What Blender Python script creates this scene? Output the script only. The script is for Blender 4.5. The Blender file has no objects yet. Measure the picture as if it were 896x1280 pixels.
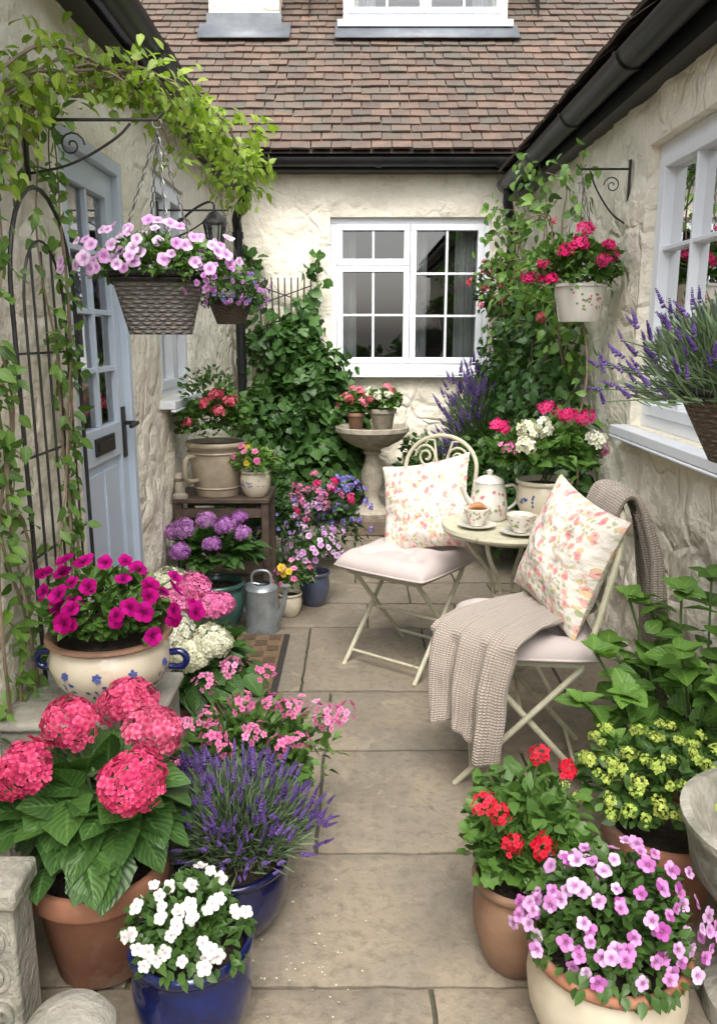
import bpy, math, random, bmesh
import numpy as np
from mathutils import Vector, Matrix, Quaternion, noise
rng=np.random.default_rng(11); random.seed(5)
sc=bpy.context.scene; COL=bpy.context.collection
pi=math.pi
# ------------------------------------------------------------ materials
def newmat(name):
    m=bpy.data.materials.new(name); m.use_nodes=True
    nt=m.node_tree; nt.nodes.clear()
    o=nt.nodes.new('ShaderNodeOutputMaterial'); return m,nt,o
def N(nt,t,**kw):
    n=nt.nodes.new(t)
    for k,v in kw.items(): setattr(n,k,v)
    return n
def L(nt,a,b): nt.links.new(a,b)
def mixc(nt,fac,a,b,mode='MIX'):
    n=N(nt,'ShaderNodeMix',data_type='RGBA',blend_type=mode)
    for s,v in ((n.inputs[0],fac),(n.inputs[6],a),(n.inputs[7],b)):
        if hasattr(v,'is_output') : L(nt,v,s)
        else: s.default_value = v if isinstance(v,(int,float)) else (*v,1)
    return n.outputs[2]
def math_(nt,op,a,b=0.0,c=None,clamp=False):
    n=N(nt,'ShaderNodeMath',operation=op,use_clamp=clamp)
    for i,v in enumerate((a,b,c)):
        if v is None: continue
        if hasattr(v,'is_output'): L(nt,v,n.inputs[i])
        else: n.inputs[i].default_value=v
    return n.outputs[0]
def ramp(nt,fac,p0,p1):
    n=N(nt,'ShaderNodeMapRange',clamp=True); L(nt,fac,n.inputs[0]); n.inputs[1].default_value=p0; n.inputs[2].default_value=p1
    return n.outputs[0]
def noise_(nt,scale,detail=4,rough=.55,vec=None,dist=0):
    n=N(nt,'ShaderNodeTexNoise'); n.inputs['Scale'].default_value=scale; n.inputs['Detail'].default_value=detail
    n.inputs['Roughness'].default_value=rough; n.inputs['Distortion'].default_value=dist
    if vec is not None: L(nt,vec,n.inputs['Vector'])
    return n
def bump_(nt,h,strength,dist=.01,prev=None):
    n=N(nt,'ShaderNodeBump'); n.inputs['Strength'].default_value=strength; n.inputs['Distance'].default_value=dist
    L(nt,h,n.inputs['Height'])
    if prev is not None: L(nt,prev,n.inputs['Normal'])
    return n.outputs[0]
def basic(name,col,rough=.6,col2=None,scale=6,bump=.2,bscale=60,bdist=.003,metal=0,coat=0,stain=None,sscale=3,slo=.52,shi=.7,tint=False,spec=.5):
    m,nt,o=newmat(name); tc=N(nt,'ShaderNodeTexCoord').outputs['Object']
    b=N(nt,'ShaderNodeBsdfPrincipled')
    col2=col2 or tuple(c*.72 for c in col)
    n1=noise_(nt,scale,3,.6,tc)
    c=mixc(nt,ramp(nt,n1.outputs[0],.35,.65),col,col2)
    if tint:
        a=N(nt,'ShaderNodeAttribute',attribute_name='tint')
        c=mixc(nt,1.0,c,mixc(nt,a.outputs['Fac'],(.70,.70,.71),(1.22,1.16,1.08)),'MULTIPLY')
    if stain:
        n2=noise_(nt,sscale,4,.65,tc,.4); c=mixc(nt,ramp(nt,n2.outputs[0],slo,shi),c,stain)
    L(nt,c,b.inputs['Base Color']); b.inputs['Roughness'].default_value=rough; b.inputs['Metallic'].default_value=metal
    b.inputs['Specular IOR Level'].default_value=spec
    b.inputs['Coat Weight'].default_value=coat; b.inputs['Coat Roughness'].default_value=.08
    if bump>.12:
        n3=noise_(nt,bscale,3,.6,tc); L(nt,bump_(nt,n3.outputs[0],bump,bdist),b.inputs['Normal'])
    L(nt,b.outputs[0],o.inputs[0]); return m
def leafmat(name,dark,light,rough=.42,trans=.22,vein=.35,nv=9):
    m,nt,o=newmat(name)
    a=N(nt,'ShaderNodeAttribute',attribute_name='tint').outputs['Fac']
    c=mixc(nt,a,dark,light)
    b=N(nt,'ShaderNodeBsdfPrincipled')
    if vein>0:
        uv=N(nt,'ShaderNodeUVMap'); sx=N(nt,'ShaderNodeSeparateXYZ'); L(nt,uv.outputs[0],sx.inputs[0])
        au=math_(nt,'ABSOLUTE',math_(nt,'SUBTRACT',sx.outputs[0],.5))
        mid=math_(nt,'LESS_THAN',au,.035)
        side=math_(nt,'SINE',math_(nt,'MULTIPLY',math_(nt,'SUBTRACT',sx.outputs[1],math_(nt,'MULTIPLY',au,.7)),nv*6.283))
        sv=ramp(nt,side,.75,1.0)
        v=math_(nt,'MAXIMUM',mid,math_(nt,'MULTIPLY',sv,.6))
        vc=tuple(min(1,x*1.7+.02) for x in light)
        c=mixc(nt,math_(nt,'MULTIPLY',v,vein),c,vc)
        if vein>.4: L(nt,bump_(nt,side,.3,.002),b.inputs['Normal'])
    L(nt,c,b.inputs['Base Color']); b.inputs['Roughness'].default_value=rough
    b.inputs['Specular IOR Level'].default_value=.4
    t=N(nt,'ShaderNodeBsdfTranslucent'); L(nt,mixc(nt,1,c,(1.6,1.9,.7),'MULTIPLY'),t.inputs[0])
    mx=N(nt,'ShaderNodeMixShader'); mx.inputs[0].default_value=trans
    L(nt,b.outputs[0],mx.inputs[1]); L(nt,t.outputs[0],mx.inputs[2]); L(nt,mx.outputs[0],o.inputs[0]); return m
def petalmat(name,tip,base,b0=.0,b1=.5,trans=.25,var=.4,alt=None):
    m,nt,o=newmat(name)
    a=N(nt,'ShaderNodeAttribute',attribute_name='tint').outputs['Fac']
    oi=N(nt,'ShaderNodeObjectInfo').outputs['Random']
    uv=N(nt,'ShaderNodeUVMap'); sx=N(nt,'ShaderNodeSeparateXYZ'); L(nt,uv.outputs[0],sx.inputs[0])
    tipc=tip
    if alt: tipc=mixc(nt,ramp(nt,math_(nt,'ADD',math_(nt,'MULTIPLY',a,.4),math_(nt,'MULTIPLY',oi,.7)),.2,.9),tip,alt)
    c=mixc(nt,ramp(nt,sx.outputs[1],b0,b1),base,tipc)
    c=mixc(nt,1,c,mixc(nt,a,(1-var,1-var,1-var),(1.1,1.1,1.1)),'MULTIPLY')
    b=N(nt,'ShaderNodeBsdfDiffuse'); L(nt,c,b.inputs['Color'])
    t=N(nt,'ShaderNodeBsdfTranslucent'); L(nt,c,t.inputs[0])
    mx=N(nt,'ShaderNodeMixShader'); mx.inputs[0].default_value=trans
    L(nt,b.outputs[0],mx.inputs[1]); L(nt,t.outputs[0],mx.inputs[2]); L(nt,mx.outputs[0],o.inputs[0]); return m
# ------------------------------------------------------------ geometry core
WL={}
def link(o,parent=None,loc=(0,0,0)):
    COL.objects.link(o); o.location=loc; WL[o]=tuple(loc)
    if parent is not None:
        o.parent=parent; o.matrix_parent_inverse=Matrix.Translation([-x for x in WL[parent]])
    return o
def top(name,label,cat,loc,group=None):
    o=bpy.data.objects.new(name,None); o.empty_display_size=.05; link(o,None,loc)
    o['label']=label; o['category']=cat
    if group:o['group']=group
    return o
def tag(o,label,cat,group=None):
    o['label']=label;o['category']=cat
    if group:o['group']=group
    return o
class Geo:
    def __init__(s): s.V=[];s.F=[];s.M=[];s.n=0;s.UV={}
    def add(s,VF,m=0,uv=None):
        V,F=VF; V=np.asarray(V,float)
        if uv is not None:
            for i,u in enumerate(uv): s.UV[s.n+i]=u
        s.V.append(V); s.F+= [[i+s.n for i in f] for f in F]; s.M+=[m]*len(F); s.n+=len(V); return s
    def obj(s,name,mats,parent=None,loc=None,sharp=40,bevel=0,solid=0,tint=None):
        V=np.concatenate(s.V)
        if loc is None: loc=WL[parent] if parent is not None else (float(V[:,0].mean()),float(V[:,1].mean()),float(V[:,2].min()))
        V=V-np.array(loc)
        me=bpy.data.meshes.new(name); me.from_pydata(V.tolist(),[],s.F)
        for m in mats: me.materials.append(m)
        me.polygons.foreach_set('material_index',s.M)
        if s.UV:
            ul=me.uv_layers.new(name='UVMap'); li=np.empty(len(me.loops),dtype=np.int32); me.loops.foreach_get('vertex_index',li)
            u=np.array([s.UV.get(int(i),(0,0)) for i in li],dtype=np.float32); ul.data.foreach_set('uv',u.ravel())
        if tint is not None:
            at=me.attributes.new('tint','FLOAT','POINT'); at.data.foreach_set('value',np.asarray(tint,dtype=np.float32))
        me.polygons.foreach_set('use_smooth',[True]*len(s.F))
        bm=bmesh.new(); bm.from_mesh(me); bmesh.ops.recalc_face_normals(bm,faces=bm.faces); bm.to_mesh(me); bm.free()
        me.update(); me.set_sharp_from_angle(angle=math.radians(sharp))
        o=bpy.data.objects.new(name,me); link(o,parent,loc)
        if solid: md=o.modifiers.new('s','SOLIDIFY'); md.thickness=solid; md.offset=0
        if bevel: md=o.modifiers.new('b','BEVEL'); md.width=bevel; md.segments=2; md.limit_method='ANGLE'
        return o
def bx(x0,x1,y0,y1,z0,z1):
    if x0>x1:x0,x1=x1,x0
    if y0>y1:y0,y1=y1,y0
    V=[(x,y,z) for x in(x0,x1) for y in(y0,y1) for z in(z0,z1)]
    return V,[(0,1,3,2),(4,6,7,5),(0,4,5,1),(2,3,7,6),(0,2,6,4),(1,5,7,3)]
def lathe(prof,c=(0,0,0),seg=40):
    V=[];F=[];n=len(prof)
    for i in range(seg):
        a=2*pi*i/seg
        for r,z in prof: V.append((c[0]+r*math.cos(a),c[1]+r*math.sin(a),c[2]+z))
    for i in range(seg):
        j=(i+1)%seg
        for k in range(n-1):
            F.append((i*n+k,j*n+k,j*n+k+1,i*n+k+1))
    return V,F
def smoothp(P,it=2):
    P=[tuple(map(float,p)) for p in P]
    for _ in range(it):
        Q=[P[0]]
        for a,b in zip(P[:-1],P[1:]):
            a_=np.array(a);b_=np.array(b); Q+=[tuple(.75*a_+.25*b_),tuple(.25*a_+.75*b_)]
        Q.append(P[-1]); P=Q
    return P
def tube(P,r,seg=6,cap=True):
    P=[Vector(p) for p in P]; n=len(P); V=[];F=[]
    rs=list(np.interp(np.linspace(0,1,n),np.linspace(0,1,len(r)),r)) if hasattr(r,'__len__') else [r]*n
    t=(P[1]-P[0]).normalized(); ref=Vector((0,0,1)) if abs(t.z)<.9 else Vector((1,0,0)); u=t.cross(ref).normalized()
    for i in range(n):
        t=(P[min(i+1,n-1)]-P[max(i-1,0)]); 
        if t.length<1e-9: t=Vector((0,0,1))
        t.normalize(); u=(u-t*u.dot(t)); 
        if u.length<1e-6: u=t.orthogonal()
        u.normalize(); w=t.cross(u)
        for k in range(seg):
            a=2*pi*k/seg; V.append(tuple(P[i]+(u*math.cos(a)+w*math.sin(a))*rs[i]))
    for i in range(n-1):
        for k in range(seg):
            F.append((i*seg+k,i*seg+(k+1)%seg,(i+1)*seg+(k+1)%seg,(i+1)*seg+k))
    if cap: F.append(tuple(range(seg))[::-1]); F.append(tuple((n-1)*seg+k for k in range(seg)))
    return V,F
# ------------------------------------------------------------ templates
def prof(t,shape):
    if not 0<t<1: return 0
    if shape=='ovate': return math.sin(pi*t**.72)**.85
    if shape=='lance': return math.sin(pi*t**.8)**1.1
    if shape=='obov': return math.sin(pi*t**1.5)**.7
    if shape=='lobed': return math.sin(pi*t**.65)**.7*(.72+.38*abs(math.cos(t*pi*2.3)))
def leafT(w=.45,rows=4,cols=2,fold=.2,droop=.25,shape='ovate',serr=0,wav=0,mat=0):
    V=[];uv=[];F=[]
    for i in range(rows+1):
        t=i/rows; ww=max(.012,w*prof(t,shape))*(1+(serr if i%2 else -serr) if 0<i<rows else 1)
        if shape=='obov' and i==rows: ww=w*.42
        for j in range(cols+1):
            s=-1+2*j/cols
            V.append((s*ww,t-(.07*s*s if shape=='obov' and i==rows else 0),fold*abs(s)*ww-droop*t*t+wav*math.sin(t*9+s*2)*abs(s))); uv.append((.5+.5*s,t))
    c=cols+1
    for i in range(rows):
        for j in range(cols): F.append((i*c+j,i*c+j+1,(i+1)*c+j+1,(i+1)*c+j))
    return dict(V=np.array(V),F=F,uv=np.array(uv),M=[mat]*len(F),t=np.full(len(V),.5))
def roundT(n=14,sc_=.12,cup=.12,mat=0):
    V=[(0,.33,0)];uv=[(.5,0)];F=[]
    for rr in (.55,1):
        for i in range(n):
            a=pi/2+2*pi*(i+.5)/n*(.93)+.12+pi; lob=1+(sc_ if i%2 else -sc_)*(rr==1)+.06*math.cos(a*5)
            V.append((rr*.5*lob*math.cos(a),.5+rr*.5*lob*math.sin(a)-.12,cup*rr*rr*(1+.4*math.sin(a*3)))); uv.append((.5+.3*math.sin(5*a)*rr,rr*.8))
    for i in range(n-1):
        F.append((0,1+i,2+i)); F.append((1+i,1+n+i,2+n+i,2+i))
    return dict(V=np.array(V),F=F,uv=np.array(uv),M=[mat]*len(F),t=np.full(len(V),.5))
def rotz(a): c,s=math.cos(a),math.sin(a); return np.array([[c,-s,0],[s,c,0],[0,0,1.]])
def rotx(a): c,s=math.cos(a),math.sin(a); return np.array([[1,0,0],[0,c,-s],[0,s,c]])
def Tjoin(lst):
    V=[];F=[];uv=[];M=[];t=[];n=0
    for T,R,p,ti,mo in lst:
        V.append(T['V']@R.T+np.array(p)); F+=[[i+n for i in f] for f in T['F']]; uv.append(T['uv']); M+=(T['M'] if mo is None else [mo]*len(T['F']))
        t.append(np.full(len(T['V']),ti)); n+=len(T['V'])
    return dict(V=np.concatenate(V),F=F,uv=np.concatenate(uv),M=M,t=np.concatenate(t))
def octT(r=.5,h=1,mat=0):
    V=[(0,0,0),(r,h*.45,0),(0,h*.45,r),(-r,h*.45,0),(0,h*.45,-r),(0,h,0)]
    F=[(0,1,2),(0,2,3),(0,3,4),(0,4,1),(5,2,1),(5,3,2),(5,4,3),(5,1,4)]
    return dict(V=np.array(V,float),F=F,uv=np.array([(0,v[1]) for v in V],float),M=[mat]*8,t=np.full(6,.5))
def flowerT(n=5,w=.42,cup=.25,droop=.1,rows=3,cols=2,shape='obov',centre=.1,off=.03,cm=1,wav=.03,asym=0):
    P=leafT(w,rows,cols,fold=-.1,droop=droop,shape=shape,wav=wav); lst=[]
    for i in range(n):
        a=2*pi*i/n; R=rotz(a)@rotx(cup+random.uniform(-.15,.15)); sz=random.uniform(.9,1.06)*(1+asym*math.cos(a)); lst.append((P,R*sz,(off*-math.sin(a),off*math.cos(a),random.uniform(0,.03)),random.uniform(.2,.95),0))
    if centre>0:
        C=octT(centre,centre*2.0,1); lst.append((C,rotx(pi/2),(0,0,-centre*.2),.5,cm))
    return Tjoin(lst)
def inst(name,specs,mats):
    Vs=[];LI=[];LS=[];MI=[];UV=[];TI=[];nv=0;nl=0
    for T,R,t,ti in specs:
        n=len(R)
        if n==0: continue
        V=np.einsum('nij,vj->nvi',R,T['V'])+t[:,None,:]; k=len(T['V'])
        fl=np.concatenate([np.array(f) for f in T['F']]); tot=np.array([len(f) for f in T['F']]); st=np.concatenate([[0],np.cumsum(tot)[:-1]])
        Vs.append(V.reshape(-1,3)); off=np.arange(n)*k
        LI.append((fl[None,:]+off[:,None]+nv).ravel()); LS.append((st[None,:]+(np.arange(n)*len(fl))[:,None]+nl).ravel())
        MI.append(np.tile(np.array(T['M']),n)); UV.append(np.tile(T['uv'][fl],(n,1)))
        if ti is None: TI.append(np.tile(T['t'],n))
        else: TI.append(np.clip(np.repeat(ti,k)+np.tile(T['t']-.5,n)*.4,0,1))
        nv+=n*k; nl+=n*len(fl)
    V=np.concatenate(Vs);LI=np.concatenate(LI);LS=np.concatenate(LS);MI=np.concatenate(MI);UV=np.concatenate(UV);TI=np.concatenate(TI)
    me=bpy.data.meshes.new(name); me.vertices.add(len(V)); me.vertices.foreach_set('co',V.astype(np.float32).ravel())
    me.loops.add(len(LI)); me.loops.foreach_set('vertex_index',LI.astype(np.int32))
    me.polygons.add(len(LS)); me.polygons.foreach_set('loop_start',LS.astype(np.int32)); 
    me.polygons.foreach_set('material_index',MI.astype(np.int32)); me.polygons.foreach_set('use_smooth',np.ones(len(LS),dtype=bool))
    ul=me.uv_layers.new(name='UVMap'); ul.data.foreach_set('uv',UV.astype(np.float32).ravel())
    at=me.attributes.new('tint','FLOAT','POINT'); at.data.foreach_set('value',TI.astype(np.float32))
    for m in mats: me.materials.append(m)
    me.update(calc_edges=True); return me
def meshT(name,T,mats): return inst(name,[(T,np.array([np.eye(3)]),np.zeros((1,3)),None)],mats)
def nrm(A): return A/np.maximum(np.linalg.norm(A,axis=-1,keepdims=True),1e-9)
def rdir(n): return nrm(rng.normal(size=(n,3)))
def orient(D,Nn,size):
    D=nrm(D); Nn=nrm(Nn-(Nn*D).sum(1,keepdims=True)*D); S=np.cross(D,Nn)
    return np.stack([S,D,Nn],axis=2)*np.asarray(size).reshape(-1,1,1)
def bush(c,rad,n,size,T,up=.6,out=.7,zmin=-.35,shell=.5,rnd=.5,droop=0.,lob=.35,tb=0.):
    c=np.array(c,float); rad=np.array(rad if hasattr(rad,'__len__') else (rad,)*3,float)
    d=rdir(n); m=d[:,2]<zmin; d[m,2]=-d[m,2]
    lb=rdir(11); mm=(d@lb.T).max(1); f=(1-lob)+lob*1.25*np.clip((mm-.55)/.4,0,1)
    r=(shell+(1-shell)*rng.random(n)**.6)*f
    p=c+d*rad*r[:,None]
    D=d*out+rdir(n)*rnd+np.array([0,0,-droop]); Nn=np.array([0,0,up])+d*.5+rdir(n)*.35
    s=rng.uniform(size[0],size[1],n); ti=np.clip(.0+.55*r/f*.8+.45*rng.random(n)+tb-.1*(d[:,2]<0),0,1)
    return (T,orient(D,Nn,s),p-nrm(D)*s[:,None]*.4,ti)
def foliage(parent,specs,mats,name='foliage'):
    sp=[(T,R,t-np.array(WL[parent]),ti) for T,R,t,ti in specs]
    me=inst(name,sp,mats); o=bpy.data.objects.new(name,me); link(o,parent,WL[parent]); return o
def flowers(parent,meshes,pos,nor,size,name='flower'):
    pos=np.asarray(pos,float); nor=nrm(np.asarray(nor,float)+rdir(len(pos))*.28)
    for i,(p,n) in enumerate(zip(pos,nor)):
        me=random.choice(meshes); o=bpy.data.objects.new(name,me); link(o,parent,tuple(p))
        q=Vector((0,0,1)).rotation_difference(Vector(n))@Quaternion((0,0,1),random.uniform(0,6.28))
        o.rotation_mode='QUATERNION'; o.rotation_quaternion=q; s=random.uniform(size[0],size[1]); o.scale=(s,s*random.uniform(.88,1),s*random.uniform(.85,1.1))
def domepts(c,rad,n,zlo=.0,f=1.0,cam=.0,jit=.08,mind=0):
    c=np.array(c,float); rad=np.array(rad if hasattr(rad,'__len__') else (rad,)*3,float); P=[];D=[]
    tries=0
    while len(P)<n and tries<n*60:
        tries+=1
        d=rdir(1)[0]+np.array([0,-cam,0]); d/=np.linalg.norm(d)
        if d[2]<zlo: continue
        p=c+d*rad*f*random.uniform(1-jit,1+jit)
        if mind and P and min(np.linalg.norm(np.array(P)-p,axis=1))<mind: continue
        P.append(p);D.append(d)
    return np.array(P),np.array(D)
def stems(parent,base,pts,mat,r=.003,spread=.02,name='stem',bend=.3):
    g=Geo(); base=np.array(base,float)
    for p in pts:
        p=np.array(p); b=base+np.array([random.uniform(-spread,spread),random.uniform(-spread,spread),0])
        m=b*.5+p*.5; m[2]+=bend*abs(p[2]-b[2])*.3; m[:2]=b[:2]*.6+p[:2]*.4
        g.add(tube(smoothp([b,m,p],1),r,4,False))
    return g.obj(name,[mat],parent)
# ------------------------------------------------------------ material library
def plaster():
    m,nt,o=newmat('cream_render'); g=N(nt,'ShaderNodeNewGeometry').outputs['Position']
    b=N(nt,'ShaderNodeBsdfPrincipled'); b.inputs['Roughness'].default_value=.85; b.inputs['Specular IOR Level'].default_value=.3
    n1=noise_(nt,1.3,3,.6,g); n2=noise_(nt,7,4,.65,g,.5)
    c=mixc(nt,ramp(nt,n1.outputs[0],.3,.7),(.90,.845,.70),(.85,.79,.65))
    c=mixc(nt,math_(nt,'MULTIPLY',ramp(nt,n2.outputs[0],.5,.75),.3),c,(.68,.61,.49))
    sx=N(nt,'ShaderNodeSeparateXYZ'); L(nt,g,sx.inputs[0])
    low=math_(nt,'MULTIPLY',ramp(nt,sx.outputs[2],.7,.0),ramp(nt,n2.outputs[0],.4,.65))
    c=mixc(nt,math_(nt,'MULTIPLY',low,.6),c,(.42,.38,.30))
    mp=N(nt,'ShaderNodeMapping'); mp.inputs['Scale'].default_value=(9,9,.7); L(nt,g,mp.inputs[0])
    st=noise_(nt,1.0,3,.6,mp.outputs[0]); c=mixc(nt,math_(nt,'MULTIPLY',ramp(nt,st.outputs[0],.55,.8),.25),c,(.56,.51,.41))
    v=N(nt,'ShaderNodeTexVoronoi',feature='DISTANCE_TO_EDGE'); v.inputs['Scale'].default_value=4.6
    dn=noise_(nt,4,1,.5,g); va=N(nt,'ShaderNodeVectorMath',operation='MULTIPLY_ADD'); L(nt,dn.outputs[1],va.inputs[0]); va.inputs[1].default_value=(.30,.30,.30); L(nt,g,va.inputs[2]); L(nt,va.outputs[0],v.inputs['Vector'])
    ed=ramp(nt,v.outputs[0],0,.14)
    msk=ramp(nt,n1.outputs[0],.38,.55)
    ed2=math_(nt,'MULTIPLY',math_(nt,'SUBTRACT',ed,1),msk)
    c=mixc(nt,math_(nt,'MULTIPLY',math_(nt,'MULTIPLY',ed2,-1),.10),c,(.5,.45,.36))
    hh=math_(nt,'ADD',math_(nt,'MULTIPLY',ed2,.6),math_(nt,'MULTIPLY',noise_(nt,13,5,.62,g).outputs[0],1.5))
    L(nt,c,b.inputs['Base Color']); L(nt,bump_(nt,hh,.8,.025),b.inputs['Normal']); L(nt,b.outputs[0],o.inputs[0]); return m
PL=plaster()
WHITE=basic('white_paint',(.82,.85,.89),.35,(.78,.81,.85),3,0)
BLACK=basic('black_gutter',(.009,.010,.011),.42,(.018,.018,.020),5,.15,30,spec=.35)
IRON=basic('black_iron',(.012,.012,.012),.45,(.03,.028,.025),20,0)
DOORM=basic('blue_grey_paint',(.56,.64,.73),.4,(.52,.60,.69),2,0)
TERR=basic('terracotta',(.36,.16,.09),.75,(.25,.105,.06),5,.35,40,.004,stain=(.46,.35,.27),sscale=5,slo=.5,shi=.78)
TERR2=basic('terracotta_weathered',(.27,.155,.095),.6,(.17,.095,.06),7,.35,40,.004,stain=(.26,.21,.15),sscale=6,slo=.5,shi=.75)
BLUE=basic('cobalt_glaze',(.006,.014,.095),.14,(.003,.006,.04),9,0,coat=.4)
BLUE2=basic('navy_glaze',(.004,.006,.038),.18,(.008,.012,.065),9,0,coat=.4)
CREAM=basic('cream_glaze',(.66,.60,.47),.22,(.58,.52,.39),6,0,coat=.4,stain=(.42,.34,.22),sscale=9,slo=.58,shi=.82)
CREAM2=basic('aged_cream_pot',(.60,.54,.42),.6,(.48,.42,.31),6,.25,40,.003,stain=(.34,.27,.18),sscale=6,slo=.52,shi=.78)
GREENP=basic('green_glaze',(.05,.125,.105),.25,(.03,.075,.063),8,0,coat=.4)
BLUEPAINT=basic('blue_brushwork',(.025,.045,.20),.3,(.08,.12,.32),60,0)
STONE=basic('carved_stone',(.40,.38,.32),.9,(.26,.25,.21),9,.8,45,.01,stain=(.13,.14,.09),sscale=7,slo=.52,shi=.72)
STONE2=basic('birdbath_stone',(.44,.39,.31),.9,(.31,.28,.22),12,.7,50,.008,stain=(.16,.15,.10),sscale=5,slo=.50,shi=.75)
WOODD=basic('dark_wood',(.055,.035,.025),.6,(.10,.07,.05),14,.4,50)
GALV=basic('galvanised_metal',(.42,.45,.47),.38,(.28,.31,.32),14,0,metal=.6)
METAL=basic('sage_cream_metal',(.52,.50,.37),.45,(.45,.43,.31),25,0,stain=(.22,.17,.10),sscale=16,slo=.62,shi=.74)
SOIL=basic('soil',(.030,.020,.013),.95,(.05,.034,.024),30,1,60,.02)
CHROME=basic('steel_chain',(.35,.34,.32),.4,(.2,.2,.2),30,0,metal=.9)
LEAD=basic('lead_flashing',(.17,.185,.20),.55,(.12,.13,.145),6,.3,14,.01,metal=.2)
STEMG=basic('green_stem',(.08,.14,.04),.6,(.05,.09,.03),20,0)
STEMB=basic('woody_vine',(.17,.12,.08),.8,(.26,.20,.14),20,.6,60,.004)
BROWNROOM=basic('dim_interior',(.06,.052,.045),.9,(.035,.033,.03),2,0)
CURT=basic('net_curtain',(.60,.60,.59),.9,(.46,.46,.45),3,0)
MATB=basic('coir_mat',(.24,.155,.09),.95,(.165,.108,.062),40,1,150,.01)
MATD=basic('coir_ridge',(.14,.09,.053),.95,(.10,.064,.038),40,1,150,.01)
MATE=basic('rubber_border',(.02,.018,.016),.8,(.04,.035,.03),40,.4,80)
TILE=basic('clay_tile',(.148,.100,.077),.85,(.105,.076,.060),9,.5,40,.004,stain=(.088,.083,.066),sscale=5,slo=.45,shi=.7,tint=True)
def slabm():
    m,nt,o=newmat('sandstone_slab'); g=N(nt,'ShaderNodeNewGeometry').outputs['Position']
    b=N(nt,'ShaderNodeBsdfPrincipled')
    a=N(nt,'ShaderNodeAttribute',attribute_name='tint').outputs['Fac']
    c=mixc(nt,a,(.225,.187,.138),(.315,.263,.192))
    n1=noise_(nt,3,5,.65,g,.6); c=mixc(nt,ramp(nt,n1.outputs[0],.40,.64),c,(.205,.18,.14))
    n2=noise_(nt,28,5,.7,g); c=mixc(nt,math_(nt,'MULTIPLY',ramp(nt,n2.outputs[0],.48,.7),.6),c,(.122,.10,.074))
    n4=noise_(nt,1.6,3,.6,g); c=mixc(nt,math_(nt,'MULTIPLY',ramp(nt,n4.outputs[0],.50,.66),.5),c,(.14,.122,.088))
    n5=noise_(nt,9,3,.6,g,1.); c=mixc(nt,math_(nt,'MULTIPLY',ramp(nt,n5.outputs[0],.58,.68),.45),c,(.35,.295,.22))
    L(nt,c,b.inputs['Base Color']); b.inputs['Roughness'].default_value=.74; b.inputs['Specular IOR Level'].default_value=.35
    L(nt,bump_(nt,math_(nt,'ADD',n1.outputs[0],math_(nt,'MULTIPLY',n2.outputs[0],.5)),.8,.014),b.inputs['Normal']); L(nt,b.outputs[0],o.inputs[0]); return m
SLAB=slabm()
JOINT=basic('sand_joint',(.09,.08,.055),.95,(.05,.055,.03),9,.8,70,.006)
def glassm():
    m,nt,o=newmat('window_glass'); t=N(nt,'ShaderNodeBsdfTransparent'); t.inputs[0].default_value=(.80,.84,.84,1)
    gl=N(nt,'ShaderNodeBsdfGlossy'); gl.inputs['Roughness'].default_value=.01
    lw=N(nt,'ShaderNodeFresnel'); lw.inputs[0].default_value=1.5
    f=math_(nt,'ADD',math_(nt,'MULTIPLY',lw.outputs[0],1.8),.06,clamp=True)
    mx=N(nt,'ShaderNodeMixShader'); L(nt,f,mx.inputs[0]); L(nt,t.outputs[0],mx.inputs[1]); L(nt,gl.outputs[0],mx.inputs[2]); L(nt,mx.outputs[0],o.inputs[0]); return m
GLASS=glassm()
def wicker(name,c1,c2):
    m,nt,o=newmat(name); uv=N(nt,'ShaderNodeUVMap'); sx=N(nt,'ShaderNodeSeparateXYZ'); L(nt,uv.outputs[0],sx.inputs[0])
    b=N(nt,'ShaderNodeBsdfPrincipled'); b.inputs['Roughness'].default_value=.7
    ck=math_(nt,'MULTIPLY',math_(nt,'SINE',math_(nt,'MULTIPLY',sx.outputs[0],pi*44)),math_(nt,'SINE',math_(nt,'MULTIPLY',sx.outputs[1],pi*14)))
    h=ramp(nt,ck,-.9,.9)
    row=math_(nt,'ABSOLUTE',math_(nt,'SINE',math_(nt,'MULTIPLY',sx.outputs[1],pi*14)))
    g=N(nt,'ShaderNodeTexCoord').outputs['Object']; n=noise_(nt,30,3,.6,g)
    c=mixc(nt,h,c1,c2); c=mixc(nt,ramp(nt,n.outputs[0],.4,.7),c,tuple(x*.6 for x in c2)); c=mixc(nt,ramp(nt,row,.35,0),c,(.01,.009,.008))
    L(nt,c,b.inputs['Base Color']); L(nt,bump_(nt,math_(nt,'MULTIPLY',h,row),1,.012),b.inputs['Normal']); L(nt,b.outputs[0],o.inputs[0]); return m
WICK=wicker('grey_wicker',(.09,.08,.072),(.38,.35,.32)); WICKB=wicker('brown_wicker',(.04,.028,.02),(.22,.16,.11))
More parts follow.
